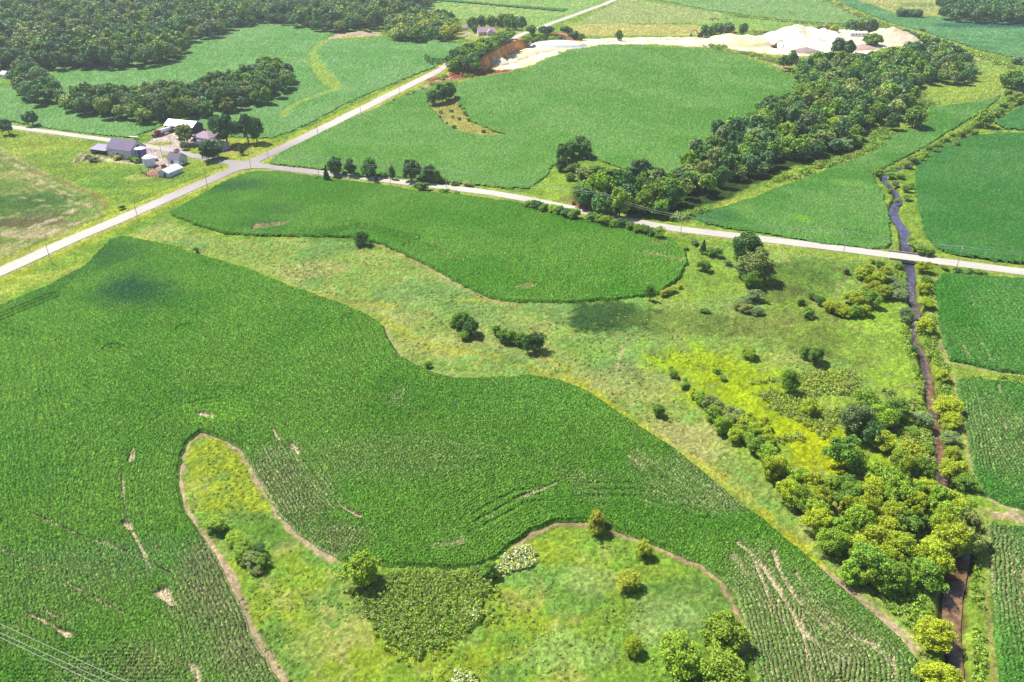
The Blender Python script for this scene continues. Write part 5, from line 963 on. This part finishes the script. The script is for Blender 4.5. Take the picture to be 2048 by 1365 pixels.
cluster([(915, 639, 2.6, 5, 'mid', 'low'), (928, 634, 2.4, 4.6, 'mid', 'low'), (943, 650, 3.0, 6, 'dark', 'low'), (930, 668, 2.0, 3.2, 'mid', 'low'), (905, 646, 1.5, 2.2, 'lime', 'low')], 'left meadow clump')
cluster([(993, 660, 1.7, 3.4, 'mid', 'low'), (1007, 670, 2.6, 4.2, 'mid', 'low'), (1024, 672, 2.6, 4.4, 'mid', 'low'), (1041, 676, 2.4, 4.2, 'mid', 'low'), (1065, 682, 3.3, 6.4, 'dark', 'round')], 'right meadow clump')
cluster([(869, 192, 5.5, 9, 'dark', 'broad'), (884, 186, 5.5, 10, 'dark', 'broad'), (897, 180, 5.5, 10, 'dark', 'broad')], 'clump topping the grass island')
cluster([(920, 211, 1.6, 1.8, 'mid', 'bush'), (927, 216, 1.6, 1.8, 'mid', 'bush'), (881, 223, 1.7, 1.8, 'mid', 'bush'), (903, 222, 1.4, 1.5, 'mid', 'bush'), (880, 233, 1.2, 1.4, 'mid', 'bush'), (918, 237, 1.3, 1.5, 'mid', 'bush'), (930, 226, 1.4, 1.6, 'mid', 'bush'), (933, 230, 1.4, 1.6, 'mid', 'bush'), (937, 239, 1.6, 1.8, 'mid', 'bush'), (909, 253, 1.7, 1.7, 'mid', 'bush'), (966, 262, 1.7, 1.7, 'mid', 'bush'), (905, 233, 1.1, 1.3, 'olive', 'bush'), (893, 245, 1, 1.2, 'olive', 'bush')], 'dry grass island', 'bush')
cluster([(1127, 305, 4.6, 8, 'dark', 'broad'), (1142, 296, 4.6, 8.5, 'dark', 'broad'), (1160, 290, 4.6, 9, 'dark', 'broad'), (1174, 297, 4.4, 8, 'dark', 'broad'), (1122, 328, 3.2, 6, 'dark', 'round')], 'dark clump below the round-topped field')
cluster([(1150, 335, 3.6, 4.4, 'mid', 'low'), (1170, 344, 5, 5.6, 'olive', 'low'), (1190, 342, 4.6, 5.4, 'mid', 'low'), (1212, 345, 5, 5.6, 'mid', 'low'), (1232, 347, 4, 4.6, 'dark', 'low'), (1141, 353, 2.6, 3.6, 'mid', 'low'), (1281, 333, 5.6, 8, 'blue', 'round')], 'low line left of the woodland')
cluster([(1060 + 15 * i + (18 if i > 6 else 0), 407 + 3.45 * i + (4 if i > 6 else 0) + rnd.uniform(-1, 1), rnd.uniform(2.7, 3.6), rnd.uniform(3.2, 4.4), rnd.choice(['mid', 'mid', 'lime', 'dark']), 'bush') for i in range(17)], 'bushy hedge beside the road', 'bush')
cluster([(1388, 483, 2.0, 2.2, 'grey', 'bush'), (1407, 493, 1.6, 5.4, 'dark', 'cone'), (1420, 503, 2.4, 3, 'mid', 'bush'), (1436, 506, 2.2, 3, 'dark', 'bush'), (1408, 531, 2.9, 3.8, 'mid', 'bush'), (1455, 525, 1.8, 2, 'grey', 'bush'), (1372, 495, 1.4, 1.4, 'mid', 'bush')], 'scrub beside the round-ended corn field', 'shrub')
cluster([(1513, 566, 2.4, 2.6, 'olive', 'bush'), (1508, 590, 3.2, 3.6, 'grey', 'bush'), (1478, 607, 2.6, 2.4, 'olive', 'bush'), (1495, 615, 3, 2.8, 'olive', 'bush'), (1515, 623, 2.2, 2.2, 'grey', 'bush'), (1532, 602, 1.3, 1.4, 'lime', 'bush'), (1492, 600, 2.2, 2.2, 'grey', 'bush')], 'greyish scrub below the big roadside trees', 'shrub')
cluster([(1328, 586, 1.6, 2, 'gold', 'bush'), (1336, 582, 1.6, 2.1, 'gold', 'bush'), (1346, 578, 1.7, 2, 'gold', 'bush'), (1360, 573, 1.2, 1.5, 'gold', 'bush')], 'short row beside the round-ended corn field', 'bush')
cluster([(1602, 602, 2, 2.6, 'mid', 'bush'), (1624, 590, 1.5, 2.4, 'mid', 'bush'), (1633, 596, 1.4, 2.2, 'mid', 'bush'), (1640, 602, 1.9, 3.0, 'dark', 'bush'), (1617, 625, 2.7, 3.4, 'mid', 'bush'), (1605, 700, .9, 1, 'mid', 'bush')], 'wet meadow left of the creek thicket', 'bush')
cluster([(1664, 612, 3, 3.8, 'yel', 'low'), (1683, 616, 3, 3.8, 'yel', 'low'), (1703, 594, 3.2, 5, 'yel', 'low'), (1712, 620, 3, 4, 'mid', 'low'), (1737, 596, 3.4, 5.4, 'mid', 'low'), (1732, 620, 2.6, 3.6, 'yel', 'low'), (1694, 624, 2.6, 3.4, 'yel', 'low'), (1722, 605, 2.8, 4.4, 'yel', 'low')], 'lower clump left of the creek')
cluster([(1722, 545, 3, 4, 'yel', 'low'), (1735, 540, 3, 4.4, 'yel', 'low'), (1745, 562, 3.2, 4.8, 'yel', 'low'), (1761, 556, 3.2, 4.6, 'yel', 'low'), (1773, 545, 3.0, 4.6, 'yel', 'low'), (1766, 582, 3.2, 4.8, 'yel', 'low'), (1753, 575, 2.8, 4.2, 'yel', 'low'), (1732, 575, 2.2, 3, 'yel', 'low')], 'upper clump just below the bridge')
cluster([(1795, 574, 3, 3.4, 'grey', 'bush'), (1803, 588, 3, 3.2, 'grey', 'bush'), (1786, 562, 2.6, 3, 'grey', 'bush'), (1760, 529, 1.8, 3, 'mid', 'bush'), (1798, 531, 2, 2, 'mid', 'bush'), (1813, 624, 2.6, 3, 'grey', 'bush'), (1788, 592, 2.4, 2.6, 'grey', 'bush'), (1693, 542, 1.6, 2, 'grey', 'bush'), (1745, 522, 1.4, 1.4, 'mid', 'bush'), (1828, 697, 1.6, 2, 'dark', 'bush'), (1812, 640, 1.6, 2, 'grey', 'bush')], 'scrub left of the bridge', 'shrub')
cluster([(1847, 534, 3.3, 4, 'yel', 'bush'), (1853, 559, 2.4, 2.6, 'mid', 'bush'), (1850, 577, 3, 3.8, 'yel', 'bush'), (1853, 606, 2.9, 3.4, 'yel', 'bush'), (1851, 649, 3.7, 4.6, 'yel', 'bush'), (1886, 750, 2.7, 3.2, 'yel', 'bush'), (1895, 808, 4.1, 4.8, 'yel', 'bush'), (1901, 839, 3.2, 3.8, 'yel', 'bush'), (1898, 875, 2.7, 3.2, 'grey', 'bush'), (1906, 906, 2.3, 2.6, 'yel', 'bush'), (1912, 938, 3.6, 4.4, 'yel', 'bush'), (1930, 962, 2.9, 3.6, 'mid', 'bush')], 'line right of the creek', 'bush')
cluster([(1847, 841, 3, 3.2, 'grey', 'bush'), (1826, 862, 2, 2, 'mid', 'bush'), (1812, 900, 2.2, 2.2, 'grey', 'bush'), (1700, 770, 1.6, 1.6, 'olive', 'bush')], 'scrub beside the thicket', 'shrub')
cluster([(1915, 541, 1.9, 2, 'dark', 'bush'), (1930, 543, 2, 2, 'mid', 'bush'), (1943, 544, 2, 2, 'dark', 'bush'), (1955, 546, 2, 2, 'mid', 'bush'), (1968, 547, 1.8, 1.8, 'dark', 'bush'), (1890, 535, 1.5, 1.2, 'mid', 'bush')], 'short hedge right of the bridge', 'bush')
cluster([(1345, 747, 1.7, 2.2, 'mid', 'bush'), (1343, 738, 1.0, 1.4, 'mid', 'bush'), (1372, 771, 1.6, 1.8, 'mid', 'bush'), (1370, 760, 1.0, 1.2, 'mid', 'bush'), (1433, 742, 1.2, 1.4, 'mid', 'bush'), (1447, 755, 1.3, 1.4, 'mid', 'bush')], 'left tip of the yellow weeds', 'shrub')
HEDGE = [(1392, 786, 2.2, 3), (1404, 793, 2.4, 3.6), (1418, 805, 2.6, 3.8), (1436, 812, 2.4, 3.6), (1430, 826, 2.6, 4), (1456, 822, 2.6, 4), (1447, 850, 2.8, 4.6), (1462, 842, 2.6, 4.4), (1479, 828, 2.6, 4.2), (1484, 850, 2.8, 4.6), (1497, 838, 2.6, 4.2), (1506, 860, 2.8, 4.4), (1525, 846, 2.4, 4), (1530, 866, 2.6, 4.2), (1472, 868, 2.4, 3.8), (1516, 888, 2.8, 5), (1498, 876, 2.2, 3.6), (1538, 880, 2, 3.2)]
cluster([(a, b, r, h, 'mid' if i == 15 else rnd.choice(['yel', 'yel', 'lime', 'olive']), 'low') for i, (a, b, r, h) in enumerate(HEDGE)], 'hedge below the yellow weeds', 'small tree')
cluster([(432, 1046, 2.6, 3.2, 'lime', 'bush'), (417, 1042, 1.5, 2.0, 'mid', 'bush'), (470, 1078, 2.3, 2.6, 'lime', 'bush'), (486, 1090, 2.3, 2.8, 'lime', 'bush'), (482, 1107, 2.3, 2.8, 'lime', 'bush'), (500, 1117, 2.4, 3.0, 'olive', 'bush'), (519, 1122, 2.2, 3.0, 'mid', 'bush'), (520, 1096, 1.8, 2.6, 'dark', 'bush'), (512, 1138, 1.6, 1.6, 'olive', 'bush')], 'grassy peninsula', 'bush')
cluster([(1411, 63, 5, 9, 'dark', 'broad'), (1422, 65, 5, 9, 'dark', 'broad'), (1432, 57, 5, 9, 'mid', 'broad'), (1441, 58, 4.6, 9, 'grey', 'broad')], 'left clump on the quarry far rim')
cluster([(945, 47, 6, 12, 'mid', 'broad'), (963, 42, 5.4, 11, 'dark', 'broad'), (982, 43, 6, 12, 'mid', 'broad'), (1003, 42, 5.6, 13, 'mid', 'broad'), (1016, 43, 5.6, 13, 'mid', 'broad'), (1028, 47, 4.6, 11, 'dark', 'broad'), (1043, 48, 5, 11, 'blue', 'open'), (950, 58, 3, 7, 'dark', 'round')], 'row sheltering the distant house')
cluster([(1812, 66, 5, 6, 'blue', 'low'), (1822, 70, 5, 6, 'blue', 'low'), (1832, 74, 4, 5, 'blue', 'low'), (1849, 77, 5, 7, 'mid', 'low'), (1872, 82, 4.6, 7, 'blue', 'low'), (1845, 59, 2.6, 3, 'mid', 'bush'), (1670, 58, 5, 5, 'gold', 'low'), (1655, 55, 4, 4, 'brown', 'low'), (1640, 55, 4, 4, 'olive', 'low')], 'scatter right of the quarry')
cluster([(1803, 25, 6, 8, 'blue', 'low'), (1814, 24, 6, 8, 'blue', 'low'), (1825, 25, 6, 8, 'blue', 'low'), (1836, 26, 6, 8, 'blue', 'low')], 'small clump left of the distant wood')
cluster([(1052 + 11 * i, 69 - .1 * i + rnd.uniform(-2, 2), 4.6, rnd.uniform(5, 8), rnd.choice(['mid', 'blue', 'dark']), 'low') for i in range(10)] + [(1163, 73, 3, 6, 'mid', 'low')], 'bushy line above the red bank')
CR = [(2034, 190, 3.2), (2046, 200, 3.4), (2020, 197, 3), (2008, 212, 3), (1998, 222, 3), (1990, 228, 3.2), (1938, 262, 2.6), (1922, 268, 2.6), (1903, 270, 2.2), (1893, 281, 2.4), (1877, 291, 2.4), (1858, 297, 2.2), (1872, 302, 2.0), (1843, 318, 2.4), (1829, 323, 2.6), (1815, 330, 2.6), (1822, 318, 1.8), (1759, 346, 2.6), (1782, 350, 2.6), (1802, 352, 2.0), (1815, 378, 2.4), (1820, 372, 1.8), (1814, 394, 2.2), (1794, 402, 1.6), (1781, 382, 1.6), (1790, 368, 1.8), (1958, 250, 2.6), (1950, 264, 2.2), (1912, 288, 2.4), (1885, 282, 2.2), (1850, 310, 2.4), (1836, 312, 2.0), (1830, 492, 2.6), (1845, 500, 2.8), (1822, 480, 1.8), (1858, 505, 2.2)]
CR.sort()
for i, (px, py, r) in enumerate(CR):
    x, y = at_centre(px, py, r * 1.2); hue_ = rnd.choice(['lime', 'olive', 'lime', 'mid'])
    tree(x, y, r, r * 1.25, hue_, 'bush', '%s bush, %s on the creek banks above the bridge' % (HW[hue_], ORD[i] if i < 20 else ['rightmost', 'second from the right', 'third from the right', 'fourth from the right', 'fifth from the right', 'sixth from the right', 'seventh from the right', 'eighth from the right', 'ninth from the right', 'tenth from the right', 'eleventh from the right', 'twelfth from the right', 'thirteenth from the right', 'fourteenth from the right', 'fifteenth from the right', 'sixteenth from the right'][len(CR) - 1 - i]), 'bushes on the creek banks above the bridge', 'bush', 'shrub')

# woods: filled at tree spacing, largest in view built one by one
def fill(poly, zc, spacing, seed, inset=0):
    wp = PP(poly, zc); xs = [p[0] for p in wp]; ys = [p[1] for p in wp]; rg = np.random.default_rng(seed); out = []
    x = np.arange(min(xs), max(xs), spacing); y = np.arange(min(ys), max(ys), spacing * .87)
    g = np.array([(a + (j % 2) * spacing / 2, b) for j, b in enumerate(y) for a in x]) + rg.uniform(-.30, .30, (len(x) * len(y), 2)) * spacing
    s = sdf(g[:, 0], g[:, 1], wp); return [(a, b, c) for (a, b), c in zip(g, s) if c > inset]
WOODS = []
def wood(poly, zc, spacing, seed, inset, rr_, hh_, hues, kinds, where):
    for x, y, s in fill(poly, zc, spacing, seed, inset):
        edge = s < inset + spacing * .8
        WOODS.append((math.hypot(math.hypot(x, y), CH), x, y, rnd.uniform(*rr_) * (.9 if edge else 1), rnd.uniform(*hh_) * (.85 if edge else 1), rnd.choice(hues), rnd.choice(kinds), where, edge))
MW = ['mid', 'dark', 'mid', 'olive', 'blue', 'dark', 'mid', 'grey', 'lime', 'dark']
wood([(1132, 366), (1170, 360), (1225, 362), (1262, 352), (1310, 345), (1340, 330), (1368, 318), (1380, 285), (1420, 262), (1440, 240), (1480, 226), (1505, 208), (1560, 196), (1600, 168), (1585, 140), (1545, 122), (1570, 114), (1620, 122), (1655, 112), (1700, 115), (1750, 112), (1800, 100), (1850, 95), (1890, 90), (1925, 98), (1955, 130), (1955, 152), (1925, 158), (1880, 150), (1838, 168), (1850, 197), (1810, 218), (1760, 240), (1735, 255), (1730, 274), (1690, 288), (1635, 298), (1574, 306), (1540, 328), (1446, 364), (1378, 398), (1330, 412), (1275, 416), (1195, 408), (1138, 394)], 6.5, 8.6, 5, 3.2, (3.6, 7.0), (6.5, 14.5), MW, ['broad', 'round', 'low', 'broad'], 'central woodland')
wood([(95, 186), (100, 200), (130, 212), (200, 226), (290, 234), (350, 230), (420, 216), (500, 202), (560, 188), (592, 162), (588, 138), (560, 124), (525, 127), (490, 142), (430, 157), (340, 172), (290, 180), (200, 174), (125, 184)], 6, 8.8, 6, 3.2, (4.2, 7.0), (8.5, 14), ['dark', 'blue', 'mid', 'dark', 'olive', 'grey'], ['broad', 'round'], 'long tree belt')
wood([(18, 132), (15, 175), (50, 197), (95, 198), (122, 186), (112, 155), (90, 135), (50, 125)], 6, 8.8, 7, 3, (5.4, 7), (10, 14), ['blue', 'dark', 'grey', 'blue'], ['broad', 'round'], 'dark left clump')
wood([(1525, 915), (1560, 928), (1620, 945), (1680, 955), (1730, 925), (1780, 915), (1800, 890), (1850, 885), (1872, 925), (1872, 965), (1905, 1000), (1950, 1040), (1945, 1080), (1915, 1100), (1880, 1120), (1870, 1150), (1830, 1165), (1760, 1175), (1710, 1150), (1690, 1130), (1680, 1080), (1640, 1045), (1610, 1015), (1580, 995), (1545, 955)], 3.6, 5.0, 8, 1.2, (2.6, 4.6), (5.0, 8.4), ['yel', 'yel', 'lime', 'lime', 'yel', 'mid'], ['low', 'open', 'round'], 'creekside thicket')
wood([(765, 68), (762, 48), (790, 30), (830, 26), (900, 32), (922, 48), (915, 64), (885, 74), (860, 70), (800, 72)], 6, 9.5, 9, 3, (5.5, 7), (10, 14), ['dark', 'blue', 'mid', 'olive', 'gold'], ['broad', 'round'], 'far grove left of the distant house')
wood([(888, 128), (905, 140), (955, 140), (975, 112), (1015, 88), (1030, 68), (1000, 70), (960, 88), (920, 104), (893, 116)], 4, 6.6, 10, 1.5, (4.4, 6), (7, 10), ['mid', 'lime', 'mid', 'dark'], ['low', 'round'], 'trees along the top of the red bank')
wood([(1868, -5), (1872, 22), (1882, 34), (1960, 37), (2048, 40), (2200, 40), (2200, -20), (2000, -12)], 6, 10.5, 12, 3, (6, 7.5), (12, 15), ['dark', 'blue', 'blue', 'deep'], ['broad'], 'distant wood at the upper right')
wood([(-150, 150), (-60, 146), (20, 122), (55, 122), (100, 126), (130, 125), (250, 123), (340, 112), (374, 98), (378, 74), (400, 68), (440, 58), (480, 42), (530, 33), (580, 40), (620, 50), (690, 52), (750, 47), (800, 28), (860, 4), (880, -30), (500, -52), (-150, -52)], 7, 9.4, 13, 3, (4.0, 8.2), (9, 18), ['dark', 'blue', 'mid', 'dark', 'blue', 'grey', 'mid', 'blue', 'olive'], ['broad'], 'far forest')
WOODS.sort(key=lambda q: q[0] / q[3])
other = cnt[0]; print('singles', cnt[0], 'woods', len(WOODS))
NIND = 215; WL = {}; MID = ['left half', 'middle', 'right half']; RORD = ['rightmost'] + [w_.replace('left', 'right') for w_ in ORD[1:]]
for d, x, y, r, h, hue, kind, where, edge in WOODS[:NIND]:
    dep = y * math.cos(PITCH) + (CH - 6) * math.sin(PITCH); qx = 1024 + F * x / dep; WL.setdefault(where, []).append((qx, d, x, y, r, h, hue, kind, edge))
for where, lst in WL.items():
    # a wood is walked from left to right: neighbours are told apart by order within their colour
    lst.sort(); byh = {}
    for q in lst: byh.setdefault((q[6], q[8]), []).append(q)
    for (hue, edge), qs in byh.items():
        for i, (qx, d, x, y, r, h, _, kind, _) in enumerate(qs):
            m_ = len(qs)
            o_ = ORD[i] if i < min(20, (m_ + 1) // 2 if m_ > 20 else 20) else ('rightmost' if i == m_ - 1 else RORD[m_ - 1 - i] if m_ - 1 - i < 19 else MID[min(2, 3 * i // m_)] + (', tall' if h > 11.5 else ', short' if h < 9.5 else '') + (', broad' if r > 5.9 else ', slim' if r < 5.1 else ''))
            lab = '%s tree %s the %s, %s' % (HW[hue], 'edging' if edge else 'inside', where, o_)
            tree(x, y, r, h, hue, kind, lab, 'trees of the ' + where)
# the rest: one mass of crowns, each with its own lobes
rest = WOODS[NIND:]; rg = np.random.default_rng(5); Vs = []; Qs = []; Cs = []; off = 0
lobes = [crown_lobes('broad' if i % 2 else 'round', np.random.default_rng(900 + i)) for i in range(8)]
for nl, lo, hi2, per, sz in ((14, 0, 700, 60, .95), (12, 700, 5000, 34, 1.35)):
    cen = []; rad = []; colr = []
    for d, x, y, r, h, hue, kind, where, edge in rest:
        if not (lo <= d < hi2): continue
        if abs(math.atan2(x, y)) > math.radians(40): continue
        c, q = lobes[rg.integers(8)]; a = rg.random() * 6.28; ca, sa = math.cos(a), math.sin(a)
        o_ = np.argsort(-c[:, 2] + rg.random(len(c)) * .2)[:nl + 6][:: 1]; c = c[o_]; q = q[o_] * 1.12
        X = (c[:, 0] * ca - c[:, 1] * sa) * r + x; Y = (c[:, 0] * sa + c[:, 1] * ca) * r + y
        cen.append(np.column_stack([X, Y, c[:, 2] * h + T(x, y)])); rad.append(q * np.array([r, r, h])); colr.append(np.tile(leafcol(hue, rnd, .18), (len(c), 1)))
    if not cen: continue
    cen = np.concatenate(cen); rad = np.concatenate(rad); colr = np.concatenate(colr)
    V, Q, cc = leafcloud(cen, rad, per, sz, rg, up=.6); cc = cc * np.repeat(colr, per * 4, axis=0)
    Vs.append(V); Qs.append(Q + off); Cs.append(cc); off += len(V)
o = link('forest', np_mesh('forest', np.concatenate(Vs), np.concatenate(Qs), np.concatenate(Cs)), M_leaf); o.color = (1, 1, 1, 1)
tag(o, 'distant forest canopy filling the upper left, with the far woods behind', 'forest', None, 'stuff'); print('forest quads', off // 4, time.time() - T0)

# ---------------------------------------------------------------- weeds, brush and blossom nobody could count
def patch(name, label, cat, polys, spacing, r, h, hues, n=14, size=.34, white=0, lobes_=3, seed=0, nz=None):
    rg = np.random.default_rng(700 + seed); pts = []
    for poly in polys:
        pts += [(x, y) for x, y, s in fill(poly, h * .5, spacing, 400 + seed, 0)]
    if nz: pts = [p for p in pts if fbm(np.array([p[0]]), np.array([p[1]]), 7, 500 + seed, 2)[0] > nz]
    if not pts: return
    pts = np.array(pts); m = len(pts); cen = []; rad = []; col_ = []
    for k in range(lobes_):
        rr_ = r * (.6 + .6 * rg.random(m)); a = rg.random(m) * 6.28; o_ = (.5 * r * (k > 0)) * rg.random(m)
        X = pts[:, 0] + np.cos(a) * o_; Y = pts[:, 1] + np.sin(a) * o_; hh = h * (.55 + .6 * rg.random(m))
        cen.append(np.column_stack([X, Y, T(X, Y) + hh * .45])); rad.append(np.column_stack([rr_, rr_, hh * .55])); col_.append(np.array([leafcol(rnd.choice(hues), rnd, .2) for _ in range(m)]))
    cen = np.concatenate(cen); rad = np.concatenate(rad); col_ = np.concatenate(col_)
    V, Q, cc = leafcloud(cen, rad, n, size, rg, up=.9); cc = cc * np.repeat(col_, n * 4, axis=0)
    if white: wq = np.repeat(rg.random(len(Q)) < white, 4); cc[wq] = np.array([.84, .83, .66]) * (.8 + .2 * rg.random((wq.sum(), 1)))
    o = link(name, np_mesh(name, V, Q, cc), M_leaf); o.color = (1, 1, 1, 1); tag(o, label, cat, None, 'stuff'); print(name, len(Q))
patch('weed_thicket', 'dense olive weed thicket bulging below the near corn field', 'weeds', [[(735, 1180), (770, 1150), (800, 1137), (900, 1143), (970, 1132), (985, 1155), (985, 1180), (965, 1190), (960, 1240), (925, 1268), (880, 1290), (840, 1310), (800, 1300), (760, 1265), (725, 1225), (718, 1200)]], 0.85, .52, 1.3, ['olive', 'olive', 'lime', 'mid', 'grass'], 16, .22, seed=1)
patch('weed_fringe', 'loose weeds thinning out around the olive thicket', 'weeds', [[(690, 1200), (720, 1180), (740, 1290), (830, 1340), (900, 1300), (1000, 1240), (1010, 1180), (990, 1160), (960, 1250), (850, 1320), (740, 1260)]], 1.3, .5, .8, ['olive', 'gold', 'lime'], 12, .22, seed=2, nz=.45)
patch('elder_blossom', 'creamy white blossom drifts beside the small tree on the lower meadow', 'flowers', [[(985, 1150), (1000, 1115), (1030, 1095), (1060, 1090), (1075, 1115), (1060, 1135), (1020, 1145)], [(925, 1210), (955, 1195), (968, 1225), (950, 1240), (930, 1235)], [(905, 1370), (905, 1345), (940, 1338), (960, 1365)]], .9, .6, 1.0, ['lime', 'gold'], 18, .28, white=.32, seed=3)
patch('meadow_brush', 'grey-olive brush spreading through the yellow weed patch', 'brush', [[(1490, 765), (1600, 745), (1700, 738), (1790, 765), (1840, 800), (1830, 860), (1760, 850), (1680, 830), (1650, 880), (1600, 850), (1540, 810)], [(1530, 880), (1600, 860), (1620, 900), (1560, 910)], [(1800, 870), (1870, 850), (1880, 900), (1820, 900)]], 1.15, .6, 1.1, ['olive', 'gold', 'lime', 'olive'], 12, .28, seed=4, nz=.42)
patch('bank_brush', 'rough green growth lining both banks of the lower creek', 'brush', [[(1850, 555), (1868, 560), (1876, 700), (1900, 740), (1905, 790), (1888, 820), (1870, 760), (1850, 700), (1845, 640)], [(1905, 960), (1940, 940), (1960, 1010), (1965, 1040), (1945, 1060), (1925, 1000)], [(1780, 1175), (1850, 1185), (1862, 1230), (1840, 1270), (1800, 1235), (1750, 1190)], [(1950, 1120), (1962, 1110), (1966, 1240), (1972, 1365), (1948, 1365), (1944, 1250)], [(1785, 540), (1812, 545), (1815, 600), (1790, 600)], [(1875, 285), (1900, 272), (1945, 246), (1990, 218), (2030, 200), (2036, 206), (1995, 240), (1950, 266), (1905, 296), (1870, 312), (1830, 330), (1790, 345), (1776, 342), (1830, 312)], [(1800, 640), (1822, 640), (1822, 690), (1848, 760), (1862, 860), (1872, 930), (1856, 930), (1846, 860), (1835, 770), (1812, 700)], [(1900, 735), (1960, 745), (2048, 755), (2048, 768), (1960, 758), (1905, 752)]], 1.3, .7, 1.0, ['lime', 'mid', 'olive', 'lime'], 14, .30, seed=5, nz=.40)
patch('woodland_skirt', 'shrubby growth along the lower edge of the woodland', 'brush', [[(1480, 385), (1560, 352), (1640, 325), (1700, 310), (1745, 290), (1742, 262), (1770, 250), (1790, 268), (1755, 296), (1640, 338), (1580, 362), (1480, 400)], [(1340, 428), (1400, 420), (1440, 410), (1390, 432), (1340, 440)], [(1848, 180), (1850, 200), (1880, 205), (1850, 212), (1800, 225)]], 2.4, 1.6, 2.2, ['olive', 'mid', 'lime', 'mid'], 18, .5, seed=6, nz=.40)
patch('dead_brush', 'rusty dead brush at the lower edge of the woodland', 'brush', [[(1150, 408), (1175, 408), (1215, 420), (1210, 428), (1170, 420), (1150, 414)]], 1.4, 1.0, 1.4, ['brown'], 14, .36, seed=7)
patch('ridge_growth', 'green scrub on the red bank beside the diagonal road', 'brush', [[(870, 158), (900, 146), (960, 142), (970, 148), (900, 158)], [(780, 203), (830, 180), (870, 162), (868, 168), (820, 188)], [(1400, 92), (1440, 80), (1460, 100), (1530, 112), (1570, 118), (1560, 128), (1480, 106)]], 2.6, 1.5, 1.8, ['mid', 'olive', 'lime'], 14, .6, seed=8, nz=.42)
patch('fence_line_growth', 'scrubby field boundary line beyond the quarry at the upper right', 'brush', [[(1640, -4), (1655, -5), (1740, 36), (1800, 56), (1880, 78), (1960, 108), (2048, 140), (2048, 146), (1950, 114), (1860, 80), (1780, 60), (1700, 28)], [(1380, 43), (1480, 30), (1560, 40), (1740, 54), (1740, 57), (1560, 43), (1480, 34)]], 3.6, 1.7, 1.5, ['olive', 'mid', 'gold'], 10, .9, seed=9, nz=.5)
patch('meadow_tufts', 'coarse grass tufts scattered over the centre meadow', 'grass', [[(300, 455), (440, 480), (700, 485), (860, 540), (1000, 612), (1250, 610), (1450, 640), (1700, 740), (1500, 760), (1330, 720), (1480, 960), (1240, 815), (1100, 740), (900, 745), (780, 660), (600, 560)]], 2.6, .7, .30, ['grass'], 9, .34, lobes_=1, seed=10, nz=.5)
patch('peninsula_tufts', 'coarse grass tufts scattered over the lower meadow', 'grass', [[(402, 880), (470, 900), (530, 1000), (600, 1085), (690, 1140), (720, 1230), (860, 1330), (1000, 1200), (1010, 1150), (1110, 1060), (1280, 1090), (1440, 1180), (1500, 1400), (600, 1400), (530, 1300), (470, 1180), (400, 1060), (370, 990), (375, 900)]], 1.6, .5, .28, ['grass'], 9, .26, lobes_=1, seed=11, nz=.5)

# ---------------------------------------------------------------- the summer haze
hz = MB().box(-14500, 14500, -14500, 14500, -8, 135).build('haze', None); tag(hz, 'thin summer haze that pales the far fields and forest', kind='stuff')
m = bpy.data.materials.new('haze_air'); m.use_nodes = True; n_ = m.node_tree.nodes; n_.remove(n_['Principled BSDF']); pv = n_.new('ShaderNodeVolumePrincipled')
pv.inputs['Color'].default_value = (.86, .92, 1, 1); pv.inputs['Density'].default_value = .00012; pv.inputs['Anisotropy'].default_value = .2
m.node_tree.links.new(pv.outputs[0], [q for q in n_ if q.type == 'OUTPUT_MATERIAL'][0].inputs['Volume']); hz.data.materials.append(m)
print('done', time.time() - T0, len(bpy.data.objects))
